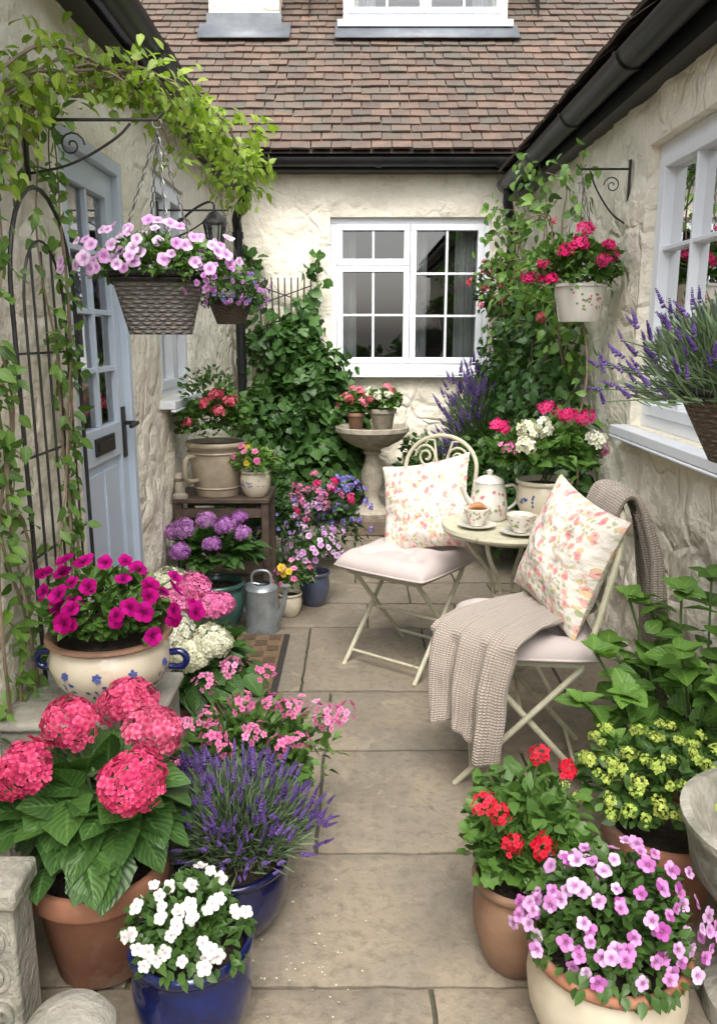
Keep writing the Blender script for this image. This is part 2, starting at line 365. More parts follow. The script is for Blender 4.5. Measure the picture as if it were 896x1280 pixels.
def floral(name):
    m,nt,o=newmat(name); uv=N(nt,'ShaderNodeUVMap').outputs[0]
    b=N(nt,'ShaderNodeBsdfPrincipled'); b.inputs['Roughness'].default_value=.85
    dn=noise_(nt,9,3,.6,uv); va=N(nt,'ShaderNodeVectorMath',operation='MULTIPLY_ADD'); L(nt,dn.outputs[1],va.inputs[0]); va.inputs[1].default_value=(.12,.12,0); L(nt,uv,va.inputs[2])
    c=(.72,.675,.60)
    def layer(c,scale,thr,cols,w=.04,off=0,keep=.3):
        mp=N(nt,'ShaderNodeMapping'); mp.inputs['Location'].default_value=(off,off*.7,0); L(nt,va.outputs[0],mp.inputs[0])
        v=N(nt,'ShaderNodeTexVoronoi',voronoi_dimensions='2D'); v.inputs['Scale'].default_value=scale; v.inputs['Randomness'].default_value=.85; L(nt,mp.outputs[0],v.inputs['Vector'])
        sx=N(nt,'ShaderNodeSeparateXYZ'); L(nt,v.outputs['Color'],sx.inputs[0])
        f=ramp(nt,v.outputs['Distance'],thr+w,thr); f=math_(nt,'MULTIPLY',f,math_(nt,'GREATER_THAN',sx.outputs[1],keep))
        cc=mixc(nt,math_(nt,'GREATER_THAN',sx.outputs[0],.5),cols[0],cols[1])
        cc=mixc(nt,ramp(nt,v.outputs['Distance'],thr*.25,thr*.5),cols[2],cc)
        return mixc(nt,f,c,cc)
    c=layer(c,18,.26,[(.40,.46,.25),(.50,.51,.32),(.38,.43,.23)],.05,3.1,.35)
    c=layer(c,9.5,.28,[(.70,.29,.28),(.72,.42,.37),(.58,.18,.19)],.06,0,.33)
    c=layer(c,15,.25,[(.70,.46,.40),(.68,.49,.26),(.7,.52,.34)],.05,7.7,.45)
    L(nt,c,b.inputs['Base Color']); L(nt,bump_(nt,noise_(nt,6,4,.5,uv).outputs[0],.7,.03),b.inputs['Normal']); b.inputs['Sheen Weight'].default_value=.1
    L(nt,b.outputs[0],o.inputs[0]); return m
FLOR=floral('floral_fabric')
CUSH=basic('blush_cushion',(.50,.435,.415),.95,(.45,.39,.37),4,.3,120,.002,spec=.1)
def knit():
    m,nt,o=newmat('taupe_knit'); uv=N(nt,'ShaderNodeUVMap'); sx=N(nt,'ShaderNodeSeparateXYZ'); L(nt,uv.outputs[0],sx.inputs[0])
    b=N(nt,'ShaderNodeBsdfPrincipled'); b.inputs['Roughness'].default_value=.95; b.inputs['Sheen Weight'].default_value=.25
    u=math_(nt,'MULTIPLY',sx.outputs[0],110); zig=math_(nt,'ABSOLUTE',math_(nt,'SUBTRACT',math_(nt,'FRACT',u),.5))
    rib=math_(nt,'SUBTRACT',1,math_(nt,'MULTIPLY',zig,2))
    v=math_(nt,'SINE',math_(nt,'ADD',math_(nt,'MULTIPLY',sx.outputs[1],800),math_(nt,'MULTIPLY',zig,5)))
    h=math_(nt,'MULTIPLY',ramp(nt,v,-1,.9),ramp(nt,rib,0,.5))
    c=mixc(nt,h,(.25,.205,.165),(.52,.445,.375))
    L(nt,c,b.inputs['Base Color']); L(nt,bump_(nt,h,.7,.006),b.inputs['Normal']); L(nt,b.outputs[0],o.inputs[0]); return m
KNIT=knit()
PORC=basic('porcelain',(.72,.69,.62),.15,(.68,.65,.57),5,0,coat=.4)
ENAM=basic('white_enamel',(.66,.64,.58),.3,(.58,.56,.50),9,0,coat=.3)
BREAD=basic('pastry',(.42,.20,.08),.6,(.28,.12,.04),20,.4,40)
PINKPAINT=basic('pink_rose_print',(.60,.15,.19),.3,(.55,.25,.26),50,0)
GREENPAINT=basic('green_leaf_print',(.15,.24,.09),.3,(.2,.3,.1),50,0)
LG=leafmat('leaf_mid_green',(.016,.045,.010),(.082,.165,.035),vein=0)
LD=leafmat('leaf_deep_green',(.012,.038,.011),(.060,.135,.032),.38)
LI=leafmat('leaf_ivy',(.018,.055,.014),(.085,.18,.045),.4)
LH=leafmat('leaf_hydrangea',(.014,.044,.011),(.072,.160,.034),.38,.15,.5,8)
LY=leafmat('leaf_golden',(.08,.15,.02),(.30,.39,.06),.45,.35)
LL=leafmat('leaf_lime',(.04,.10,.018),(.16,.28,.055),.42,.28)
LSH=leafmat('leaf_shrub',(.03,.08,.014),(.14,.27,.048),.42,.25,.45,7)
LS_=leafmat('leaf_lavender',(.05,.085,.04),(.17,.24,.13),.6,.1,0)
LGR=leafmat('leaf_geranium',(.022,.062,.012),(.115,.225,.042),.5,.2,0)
P_HOT=petalmat('petal_hot_pink',(.84,.085,.23),(.54,.02,.09),0,.7,alt=(.88,.22,.37),var=.45)
P_PINK=petalmat('petal_pink',(.84,.20,.44),(.56,.04,.16),0,.45,alt=(.88,.36,.58))
P_MAG=petalmat('petal_magenta',(.36,.005,.13),(.09,.002,.035),0,.6,alt=(.48,.012,.22))
P_LIL=petalmat('petal_lilac_pink',(.66,.34,.66),(.36,.06,.40),0,.55,alt=(.80,.62,.80))
P_PUR=petalmat('petal_purple',(.50,.18,.54),(.28,.06,.38),0,.5,alt=(.68,.34,.68),var=.5)
P_LAV=petalmat('petal_lavender',(.105,.062,.225),(.06,.04,.14),0,.6,alt=(.20,.125,.35),trans=.1)
P_WHITE=petalmat('petal_white',(.80,.78,.76),(.64,.44,.60),0,.3,var=.25)
P_CREAM=petalmat('petal_cream',(.80,.79,.58),(.50,.57,.26),0,.5,alt=(.84,.82,.72),var=.3)
P_RED=petalmat('petal_red',(.70,.013,.04),(.38,.005,.01),0,.5,alt=(.80,.05,.09))
P_CRIM=petalmat('petal_crimson',(.68,.02,.14),(.38,.005,.06),0,.5,alt=(.80,.07,.24))
P_CORAL=petalmat('petal_coral',(.84,.12,.19),(.56,.05,.06),0,.5,alt=(.88,.28,.38))
P_BLU=petalmat('petal_blue',(.22,.20,.56),(.12,.10,.36),0,.4,alt=(.34,.28,.66))
P_VIO=petalmat('petal_violet_pink',(.54,.12,.46),(.20,.02,.18),0,.5,alt=(.78,.50,.78))
P_YEL=petalmat('petal_yellow',(.80,.58,.07),(.58,.33,.02),0,.4)
P_LIME=petalmat('petal_lime',(.56,.63,.15),(.38,.47,.07),0,.4,alt=(.42,.55,.12))
CY=basic('flower_centre',(.68,.50,.08),.7,(.5,.35,.05),60,0); CG=basic('green_centre',(.33,.43,.12),.7,(.2,.3,.05),60,0); CD=basic('dark_centre',(.06,.003,.03),.7,(.04,.0,.02),60,0)
T_OV=leafT(.30,4,2,.25,.2); T_OVB=leafT(.36,8,4,.22,.22,serr=.05,wav=.015); T_LAN=leafT(.14,4,2,.3,.3,'lance'); T_RND=roundT()
T_HYD=leafT(.41,8,4,.18,.24,serr=.04,wav=.02)
T_LOB=leafT(.52,8,2,.2,.2,'lobed'); T_NEED=leafT(.05,2,1,.0,.12,'lance'); T_SM=leafT(.32,3,2,.25,.2); T_MED=leafT(.33,5,2,.22,.3,serr=.04)
F_FLO4=flowerT(4,.50,.10,.08,3,2,centre=.06,off=.02)
F_FLO5=flowerT(5,.40,.2,.05,3,2,centre=.05,off=.02)
def headmesh(name,fl,mats,n,R=1,fs=.3,zlo=-.35,flat=.8,jit=.06,nj=.25):
    i=np.arange(n); z=1-(1-zlo)*(i+.5)/n; a=i*2.39996; q=np.sqrt(1-z*z)
    d=np.stack([q*np.cos(a),q*np.sin(a),z],1); lb=rdir(8); bl=.86+.2*np.clip(((d@lb.T).max(1)-.5)*2,0,1)
    p=d*np.array([1,1,flat])*R*(bl*(1+rng.uniform(-jit,jit,n)))[:,None]
    nn=nrm(d+rdir(n)*nj); D=np.cross(nn,rdir(n)); R_=orient(D,nn,rng.uniform(fs*.75,fs*1.2,n))
    return inst(name,[(fl,R_,p,rng.uniform(.0,1,n))],mats)
def hydheads(nm_,pm): return [headmesh(nm_,F_FLO4,[pm,CG],135,1,.185,jit=.07,nj=.45) for _ in range(4)]
H_HOT=hydheads('hydrangea_hot',P_HOT); H_PUR=hydheads('hydrangea_purple',P_PUR); H_WH=hydheads('hydrangea_white',P_CREAM); H_PK=hydheads('hydrangea_pink',P_PINK)
def gerheads(nm_,pm,n=22): return [headmesh(nm_,F_FLO5,[pm,CG],n,1,.40,-.1,.75,.25,.55) for _ in range(4)]
G_PINK=gerheads('geranium_pink',P_PINK,12); G_RED=gerheads('geranium_red',P_RED,22); G_CRIM=gerheads('geranium_crimson',P_CRIM,24); G_CORAL=gerheads('geranium_coral',P_CORAL,18); G_WHITE=gerheads('geranium_white',P_CREAM,24); G_LIME=gerheads('lime_cluster',P_LIME,18)
G_BLU=gerheads('blue_cluster',P_BLU,12); G_LILC=gerheads('lilac_cluster',P_LIL,12)
FM={k:[meshT('bloom_'+k,flowerT(n,w,cup,dr,4,2,centre=ce,off=.02,asym=asy),[pm,cm]) for _ in range(4)] for k,(n,w,cup,dr,ce,pm,cm,asy) in dict(
  magenta=(5,.54,.45,.25,.10,P_MAG,CD,0),lilac=(5,.54,.45,.25,.10,P_LIL,CY,0),white=(5,.45,.15,.05,.09,P_WHITE,CY,-.15),violet=(5,.46,.15,.05,.08,P_VIO,CY,-.15),
  yellow=(6,.4,.25,.1,.12,P_YEL,CY,0),pink=(5,.45,.25,.1,.1,P_PINK,CY,0),blue=(5,.42,.2,.05,.1,P_BLU,CY,0),purple=(5,.46,.2,.1,.1,P_PUR,CY,0)).items()}
def spikeT():
    B=octT(.38,1.0); lst=[]
    for k in range(9):
        z=.0+k*.105+(0 if k>0 else -.12); n=7 if k<7 else 4; s=.19*(1-.07*k)
        for i in range(n):
            a=2*pi*i/n+k*.7; R=rotz(a)@rotx(.75+random.uniform(-.2,.3)); lst.append((B,R*s*random.uniform(.8,1.2),(0,0,z),random.uniform(.1,1),0))
    return Tjoin(lst)
SPT=[spikeT() for _ in range(3)]; SPK=[meshT('lavender_spike',s,[P_LAV]) for s in SPT]
# ------------------------------------------------------------ pots
def potprof(kind,R,h):
    if kind=='belly': p=[(0,0),(.58,0),(.62,.02),(.78,.18),(.93,.42),(.97,.62),(.93,.80),(.88,.88),(.90,.895),(.98,.91),(1.0,.95),(.98,.99),(.92,1.0),(.86,.97),(.84,.85),(.83,.8)]
    elif kind=='taper': p=[(0,0),(.62,0),(.66,.02),(.88,.78),(.90,.79),(.98,.80),(1,.83),(1,.97),(.97,1),(.9,1),(.87,.96),(.85,.85)]
    elif kind=='bowl': p=[(0,0),(.50,0),(.53,.03),(.50,.07),(.70,.22),(.90,.45),(.97,.65),(.92,.82),(.86,.90),(.95,.93),(1.0,.96),(.99,1.0),(.9,1.0),(.82,.93),(.80,.85)]
    elif kind=='planter': p=[(0,0),(.70,0),(.72,.02),(.90,.7),(.93,.9),(1,.92),(1.01,.97),(.98,1),(.9,1),(.87,.9)]
    return [(a*R,b*h) for a,b in p]
def mkpot(parent,kind,R,h,mat,rimmat=None,name='pot',seg=48,decor=None,handles=None,loc=None):
    loc=loc or WL[parent]; pr=potprof(kind,R,h); g=Geo(); V,F=lathe(pr,loc,seg)
    rimz={'belly':.86,'taper':.79,'bowl':.88,'planter':.9}[kind]*h
    g.add((V,F),0)
    if rimmat is not None:
        for k,f in enumerate(F):
            zz=sum(V[i][2] for i in f)/4-loc[2]
            if zz>rimz: g.M[k]=1
    mats=[mat,rimmat or mat]
    if decor:
        dm,items=decor
        mats+=dm
        zs=[z for r,z in pr[:9]]; rs=[r for r,z in pr[:9]]
        for (a,zf,s,T,mi_,roll) in items:
            z=zf*h; r=float(np.interp(z,zs[1:],rs[1:])); r2=float(np.interp(z+.01,zs[1:],rs[1:])); sl=(r2-r)/.01
            nn=np.array([math.cos(a),math.sin(a),-sl]); nn/=np.linalg.norm(nn); tt=np.array([-math.sin(a),math.cos(a),0]); bb=np.cross(nn,tt)
            cr,sr=math.cos(roll),math.sin(roll); t2=tt*cr+bb*sr; b2=-tt*sr+bb*cr
            p=np.array(loc)+np.array([r*math.cos(a),r*math.sin(a),z])+nn*.0015
            VV=T['V']*s; 
            x=VV[:,0];y=VV[:,1]; off=x[:,None]*t2+y[:,None]*b2; cur=-(off@tt)**2/(2*max(r,.05))
            g.add((p+off+nn*(cur+VV[:,2]*.08)[:,None],T['F']),2+mi_)
    o=g.obj(name,mats,parent,sharp=60)
    if handles:
        hm,hz=handles
        for sgn in (-1,1):
            gh2=Geo(); P=[(sgn*(R*.93),0,hz-.022),(sgn*(R+.025),0,hz-.025),(sgn*(R+.042),0,hz),(sgn*(R+.025),0,hz+.025),(sgn*(R*.93),0,hz+.02)]
            gh2.add(tube([tuple(np.array(p)+np.array(loc)) for p in smoothp(P,2)],.010,10)); gh2.obj('handle',[hm],parent)
    s=Geo(); zi=h*.86; s.add(lathe([(0,zi+.012),(R*.4,zi+.01),(R*.84,zi)],loc,24)); s.obj('soil',[SOIL],parent)
    return o
# ================================================================= SETTING
g=Geo(); g.add(([(-40,-40,-.02),(40,-40,-.02),(40,40,-.02),(-40,40,-.02)],[(0,1,2,3)])); o=g.obj('ground',[JOINT],None,(0,0,0)); o['kind']='structure'
rows=[(-2.0,-.7,[-1.3,-.6,.2,1.5]),(-.7,.2,[-1.3,-.2,.6,1.5]),(.2,1.0,[-1.3,-.5,.35,1.5]),(1.0,1.61,[-1.3,-.62,.17,.80,1.5]),(1.61,2.11,[-1.3,-.55,.62,1.5]),(2.11,2.71,[-1.3,-.62,-.127,.60,1.5]),
 (2.71,3.22,[-1.3,-.70,-.12,.52,1.5]),(3.22,4.0,[-1.3,-.72,-.25,.33,.9,1.5]),(4.0,4.4,[-1.3,-.6,.05,.55,1.5]),(4.4,4.78,[-1.3,-.3,.3,.8,1.5]),(4.78,5.3,[-1.3,-.5,-.02,.6,1.5]),(5.3,5.85,[-1.3,-.25,.4,1.0,1.5]),(5.85,6.75,[-1.3,-.5,.2,.7,1.5])]
g=Geo(); tint=[]
for y0,y1,xs in rows:
    for x0,x1 in zip(xs[:-1],xs[1:]):
        gp=.006; nx=max(3,int((x1-x0)/.04)); ny=max(3,int((y1-y0)/.04)); V=[];F=[]; tv=random.random(); zt=random.uniform(-.003,.003)
        tx,ty=random.uniform(-.004,.004),random.uniform(-.004,.004)
        for i in range(nx+1):
            for j in range(ny+1):
                u=i/nx;v=j/ny; x=x0+gp+(x1-x0-2*gp)*u; y=y0+gp+(y1-y0-2*gp)*v
                e=min(i,nx-i,j,ny-j); dz=-.007 if e==0 else 0
                nz=noise.noise(Vector((x*9,y*9,1)))*.004
                if i in(0,nx): x+=noise.noise(Vector((x*3,y*25,7)))*.005
                if j in(0,ny): y+=noise.noise(Vector((x*25,y*3,9)))*.005
                V.append((x,y,zt+dz+nz+tx*(u-.5)+ty*(v-.5)))
        n=ny+1
        for i in range(nx):
            for j in range(ny): F.append((i*n+j,(i+1)*n+j,(i+1)*n+j+1,i*n+j+1))
        b=len(V); ring=[i*n for i in range(nx+1)]+[nx*n+j for j in range(1,ny+1)]+[i*n+ny for i in range(nx-1,-1,-1)]+[j for j in range(ny-1,0,-1)]
        for r in ring: V.append((V[r][0],V[r][1],-.03))
        for k in range(len(ring)): k2=(k+1)%len(ring); F.append((ring[k],b+k,b+k2,ring[k2]))
        g.add((V,F)); tint+=[tv]*len(V)
o=g.obj('paving',[SLAB],None,(0,0,0),sharp=50,tint=tint); o['kind']='structure'
def wallobj(mp,u0,u1,z0,z1,holes,parent,step=.035,rev=.16,amp=1.0,name='wall'):
    us=set(np.round(np.arange(u0,u1+.001,step),4)); zs=set(np.round(np.arange(z0,z1+.001,step),4))
    us|={u1};zs|={z1}
    for a,b,c,d in holes:
        us={u for u in us if min(abs(u-a),abs(u-b))>.012}|{a,b}; zs={z for z in zs if min(abs(z-c),abs(z-d))>.012}|{c,d}
    us=sorted(us);zs=sorted(zs); V=[];F=[]
    for u in us:
        for z in zs:
            p=Vector(mp(u,0,z)); dh=min([max(a-u,u-b,c-z,z-d) for a,b,c,d in holes] or [1])
            k=min(1,max(0,dh/.06)) if dh>=0 else 0
            low=1+.9*max(0,min(1,(1.2-z)/.8))
            nz=(noise.noise(p*2.2)*.016+noise.noise(p*6)*.014*low+noise.noise(p*13)*.007*low)*amp
            V.append(mp(u,nz*k,z))
    n=len(zs)
    for i in range(len(us)-1):
        for j in range(n-1):
            uc=(us[i]+us[i+1])/2; zc=(zs[j]+zs[j+1])/2
            if any(a<uc<b and c<zc<d for a,b,c,d in holes): continue
            F.append((i*n+j,(i+1)*n+j,(i+1)*n+j+1,i*n+j+1))
    g=Geo(); g.add((V,F))
    for a,b,c,d in holes:
        for q in ([(a,c),(a,d)],[(b,c),(b,d)],[(a,d),(b,d)],[(a,c),(b,c)]):
            (p0,q0),(p1,q1)=q
            g.add(([mp(p0,0,q0),mp(p1,0,q1),mp(p1,-rev,q1),mp(p0,-rev,q0)],[(0,1,2,3)]))
    return g.obj(name,[PL],parent,sharp=70)
def mL(u,n,z): return (-1.0+n,u,z)
def mR(u,n,z): return (1.25-n,u,z)
def mB(u,n,z): return (u,6.6-n,z)
def mbox(mp,u0,u1,n0,n1,z0,z1):
    P=[mp(u,n,z) for u in(u0,u1) for n in(n0,n1) for z in(z0,z1)]
    return P,[(0,1,3,2),(4,6,7,5),(0,4,5,1),(2,3,7,6),(0,2,6,4),(1,5,7,3)]
def window(mp,u0,u1,z0,z1,layout,parent,sill=True,curt=((0,.3),(.7,1)),name='window',rd=-.05,fr=.045,room=True,so=.075):
    g=Geo(); w=u1-u0
    n0,n1=rd-.07,rd
    g.add(mbox(mp,u0,u1,n0,n1,z0,z0+fr)); g.add(mbox(mp,u0,u1,n0,n1,z1-fr,z1)); g.add(mbox(mp,u0,u0+fr,n0,n1,z0+fr,z1-fr)); g.add(mbox(mp,u1-fr,u1,n0,n1,z0+fr,z1-fr))
    win=g.obj(name,[WHITE],parent,bevel=.004)
    iu0,iu1,iz0,iz1=u0+fr,u1-fr,z0+fr,z1-fr; gg=Geo()
    for a,b,c,d,nx,nz in layout:
        A=iu0+(iu1-iu0)*a+.002;B=iu0+(iu1-iu0)*b-.002;C=iz0+(iz1-iz0)*c+.002;D=iz0+(iz1-iz0)*d-.002; f=.048; s0,s1=n0+.01,n1+.012
        s=Geo(); s.add(mbox(mp,A,B,s0,s1,C,C+f)); s.add(mbox(mp,A,B,s0,s1,D-f,D)); s.add(mbox(mp,A,A+f,s0,s1,C+f,D-f)); s.add(mbox(mp,B-f,B,s0,s1,C+f,D-f))
        for i in range(1,nx): u=A+f+(B-A-2*f)*i/nx; s.add(mbox(mp,u-.009,u+.009,n0+.03,n1+.002,C+f,D-f))
        for i in range(1,nz): z=C+f+(D-C-2*f)*i/nz; s.add(mbox(mp,A+f,B-f,n0+.032,n1+.0,z-.009,z+.009))
        s.obj('sash',[WHITE],win,bevel=.003)
        gg.add(([mp(A+f,n0+.035,C+f),mp(B-f,n0+.035,C+f),mp(B-f,n0+.035,D-f),mp(A+f,n0+.035,D-f)],[(0,1,2,3)]))
    gg.obj('glass',[GLASS],win)
    if sill:
        s=Geo(); s.add(mbox(mp,u0-.05,u1+.05,rd-.02,so,z0-.045,z0-.003)); s.add(mbox(mp,u0-.05,u1+.05,so-.025,so+.004,z0-.06,z0-.047)); s.obj('sill',[WHITE],win,bevel=.005)
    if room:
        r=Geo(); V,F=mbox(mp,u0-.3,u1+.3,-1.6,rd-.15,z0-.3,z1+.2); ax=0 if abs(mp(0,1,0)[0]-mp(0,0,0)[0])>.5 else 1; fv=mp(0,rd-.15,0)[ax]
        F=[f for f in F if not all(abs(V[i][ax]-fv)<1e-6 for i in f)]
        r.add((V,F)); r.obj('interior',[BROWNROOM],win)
        for ca,cb in curt:
            c=Geo(); V=[];F=[]; n=40
            for i in range(n+1):
                u=u0+w*(ca+(cb-ca)*i/n); nn=rd-.2+.025*math.sin(i*1.1)+.01*math.sin(i*2.7)
                V+= [mp(u,nn,z0-.1),mp(u,nn,z1+.1)]
            for i in range(n): F.append((2*i,2*i+2,2*i+3,2*i+1))
            c.add((V,F)); c.obj('curtain',[CURT],win,sharp=180)
    return win
def tile_roof(org,along,upv,ncol,nrow,parent,tw=.165,ga=.12):
    org=np.array(org,float); al=np.array(along,float); upv=np.array(upv,float)/np.linalg.norm(upv); nn=np.cross(al,upv)
    if nn[2]<0: nn=-nn
    g=Geo(); tint=[]
    for r in range(nrow):
        for c in range(ncol):
            off=(.5*tw if r%2 else 0); a=org+al*(c*tw+off+random.uniform(-.003,.003))+upv*(r*ga+random.uniform(-.005,.005))
            w=tw-.006; Lh=ga*1.7; th=.014; tl=.028+random.uniform(-.002,.006); rr=random.uniform(-.003,.003)
            b0=a+nn*(tl+rr); b1=a+al*w+nn*(tl-rr); c0=a+upv*Lh+nn*.004; c1=a+al*w+upv*Lh+nn*.004
            V=[b0,b1,c1,c0,b0-nn*th,b1-nn*th,c1-nn*th,c0-nn*th]
            g.add((V,[(0,1,2,3),(4,5,1,0),(5,6,2,1),(7,4,0,3),(7,6,5,4)])); t=random.random(); t=t*t if random.random()<.5 else .3+.5*t; tint+=[t]*8
    W=ncol*tw+tw;Hh=nrow*ga+.1; q=[org-nn*.02,org+al*W-nn*.02,org+al*W+upv*Hh-nn*.02,org+upv*Hh-nn*.02]
    g.add((q,[(0,1,2,3)])); tint+=[0]*4
    return g.obj('roof',[TILE],parent,sharp=20,tint=tint)
def gutter(P0,P1,parent,r=.055,name='gutter'):
    P0=np.array(P0,float);P1=np.array(P1,float); d=(P1-P0); Ln=np.linalg.norm(d); d/=Ln; s=np.cross(d,[0,0,1.]); g=Geo(); V=[];F=[]; k=12
    for P in (P0,P1):
        for i in range(k+1):
            a=pi+pi*i/k; V.append(P+s*r*math.cos(a)+np.array([0,0,r*math.sin(a)]))
        for i in range(k+1):
            a=2*pi-pi*i/k; V.append(P+s*(r-.006)*math.cos(a)+np.array([0,0,(r-.006)*math.sin(a)+.001]))
    n=2*(k+1)
    for i in range(n): F.append((i,(i+1)%n,n+(i+1)%n,n+i))
    F.append(tuple(range(n))); F.append(tuple(range(2*n-1,n-1,-1)))
    g.add((V,F))
    for i in range(int(Ln/.9)+1):
        P=P0+d*min(Ln-.03,(.2+i*.9)); R=r+.008
        VV=[];FF=[]
        for dd in (-.02,.02):
            for j in range(13):
                a=pi+pi*j/12; VV.append(P+d*dd+s*R*math.cos(a)+np.array([0,0,R*math.sin(a)]))
        for j in range(12): FF.append((j,j+1,14+j,13+j))
        g.add((VV,FF))
    return g.obj(name,[BLACK],parent,sharp=50)
# back house
house=top('rendered_house','cream rendered house with brown clay tile roof and white casement window','house',(0.4,6.6,0))
bw=(-.22,1.04,1.235,2.41)
wallobj(mB,-2.2,2.6,0,2.9,[bw],house,amp=1.3)
window(mB,*bw,[(0,.5,.71,1,2,1),(0,.5,0,.71,2,2),(.5,1,0,1,2,3)],house,curt=((0,.16),(.50,.62),(.80,.99)))
tile_roof((-3.2,6.36,2.84),(1,0,0),(0,.72,.70),43,34,house,.15,.105)
g=Geo(); g.add(bx(-2.2,2.6,6.44,6.6,2.72,2.86)); g.obj('fascia',[BLACK],house)
gutter((-.95,6.38,2.79),(1.2,6.38,2.79),house)
def mD(u,n,z): return (u,7.58-n,z)
g=Geo(); g.add(bx(-.10,1.25,7.64,9.2,3.8,4.18)); g.add(bx(-.10,.0,7.64,9.2,4.18,5.4)); g.add(bx(1.15,1.25,7.64,9.2,4.18,5.4)); g.obj('dormer',[PL],house)
dw=window(mD,-.13,1.27,4.14,5.3,[(0,.5,0,1,2,3),(.5,1,0,1,2,3)],house,curt=((0,.2),(.8,1)),rd=.0,so=.03)
g=Geo(); g.add(([(-.2,7.42,3.95),(1.36,7.42,3.95),(1.36,7.60,4.10),(-.2,7.60,4.10)],[(0,1,2,3)])); g.obj('flashing',[LEAD],house,solid=.006)
g=Geo(); g.add(bx(-1.28,-.68,7.62,9,3.7,5.4)); g.obj('chimney',[PL],house)
g=Geo(); g.add(([(-1.36,7.42,3.95),(-.58,7.42,3.95),(-.58,7.61,4.12),(-1.36,7.61,4.12)],[(0,1,2,3)])); g.add(bx(-1.30,-.66,7.60,7.615,4.08,4.2)); g.obj('flashing',[LEAD],house,solid=.006)
# left cottage
lc=top('cottage','cream rendered cottage wall with pale blue glazed door and white window','house',(-1.6,3,0))
door=(2.86,3.60,.03,2.2); lw=(4.12,4.86,1.18,2.30)
wallobj(mL,-1.2,6.6,0,2.75,[door,lw],lc)
window(mL,*lw,[(0,.5,0,1,1,3),(.5,1,0,1,1,3)],lc,curt=((0,.3),(.6,1)),rd=-.02)
a,b,c_,d_=door
g=Geo(); g.add(mbox(mL,a,a+.05,-.10,-.0,c_,d_)); g.add(mbox(mL,b-.05,b,-.10,-.0,c_,d_)); g.add(mbox(mL,a+.05,b-.05,-.10,-.0,d_-.05,d_)); g.obj('door_frame',[DOORM],lc,bevel=.004)
A,B,C,D=a+.053,b-.053,c_+.01,d_-.053
def mLd(u,n,z): return (-1.0+n+.035,u,z)
g=Geo(); st=.085
for q in ((A,A+st,C,D),(B-st,B,C,D),(A+st,B-st,C,C+.16),(A+st,B-st,D-.1,D),(A+st,B-st,1.0,1.14)): g.add(mbox(mLd,q[0],q[1],-.11,-.065,q[2],q[3]))
g.add(mbox(mLd,A+st,B-st,-.10,-.085,C+.16,1.0))
g.add(mbox(mLd,A+st+.03,(A+B)/2-.015,-.09,-.074,C+.2,.96)); g.add(mbox(mLd,(A+B)/2+.015,B-st-.03,-.09,-.074,C+.2,.96))
u=(A+B)/2; g.add(mbox(mLd,u-.011,u+.011,-.105,-.07,1.14,D-.1))
for i in range(1,4): z=1.14+(D-.1-1.14)*i/4; g.add(mbox(mLd,A+st,B-st,-.104,-.072,z-.011,z+.011))
dr=g.obj('door',[DOORM],lc,bevel=.003)
g=Geo(); g.add(([mLd(A+st,-.09,1.14),mLd(B-st,-.09,1.14),mLd(B-st,-.09,D-.1),mLd(A+st,-.09,D-.1)],[(0,1,2,3)])); g.obj('glass',[GLASS],dr)
g=Geo(); g.add(mbox(mLd,B-.065,B-.025,-.065,-.055,.98,1.2)); g.add(tube([mLd(B-.045,-.06,1.13),mLd(B-.045,.0,1.13),mLd(B-.15,.0,1.125)],.010,8)); g.obj('handle',[IRON],dr,bevel=.002)
g=Geo(); g.add(mbox(mLd,u-.12,u+.12,-.065,-.055,1.035,1.105)); g.add(mbox(mLd,u-.10,u+.10,-.055,-.050,1.05,1.09)); g.obj('letter_slot',[IRON],dr,bevel=.002)
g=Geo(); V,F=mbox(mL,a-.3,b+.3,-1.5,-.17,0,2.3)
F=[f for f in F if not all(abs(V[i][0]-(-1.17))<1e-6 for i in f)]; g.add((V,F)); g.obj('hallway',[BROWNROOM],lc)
c=Geo(); V=[];F=[]
for i in range(31): V+=[mL(A+(B-A)*i/30,-.14+.012*math.sin(i*1.3),1.1),mL(A+(B-A)*i/30,-.14+.012*math.sin(i*1.3),2.2)]
for i in range(30): F.append((2*i,2*i+2,2*i+3,2*i+1))
c.add((V,F)); c.obj('curtain',[CURT],dr,sharp=180)
g=Geo(); g.add(mbox(mL,a-.02,b+.02,-.12,.10,0.001,.028)); g.obj('doorstep',[STONE2],lc,bevel=.006)
tile_roof((-.84,-1.2,2.70),(0,1,0),(-.75,0,.66),46,14,lc)
g=Geo(); g.add(bx(-1.0,-.90,-1.2,6.44,2.58,2.70)); g.add(bx(-1.3,-.9,-1.2,6.4,2.70,2.715)); g.obj('fascia',[BLACK],lc)
gutter((-.82,-1.2,2.66),(-.82,6.3,2.62),lc,.058)
g=Geo(); g.add(tube(smoothp([(-.82,6.2,2.60),(-.82,6.2,2.5),(-.92,6.35,2.38),(-.92,6.42,2.3)],1)+[(-.92,6.42,2.2),(-.92,6.42,.05)],.036,12)); 
for z in (2.25,1.3,.4): g.add(lathe([(.043,-.025),(.043,.025)],(-.92,6.42,z),16))
g.obj('downpipe',[BLACK],lc)
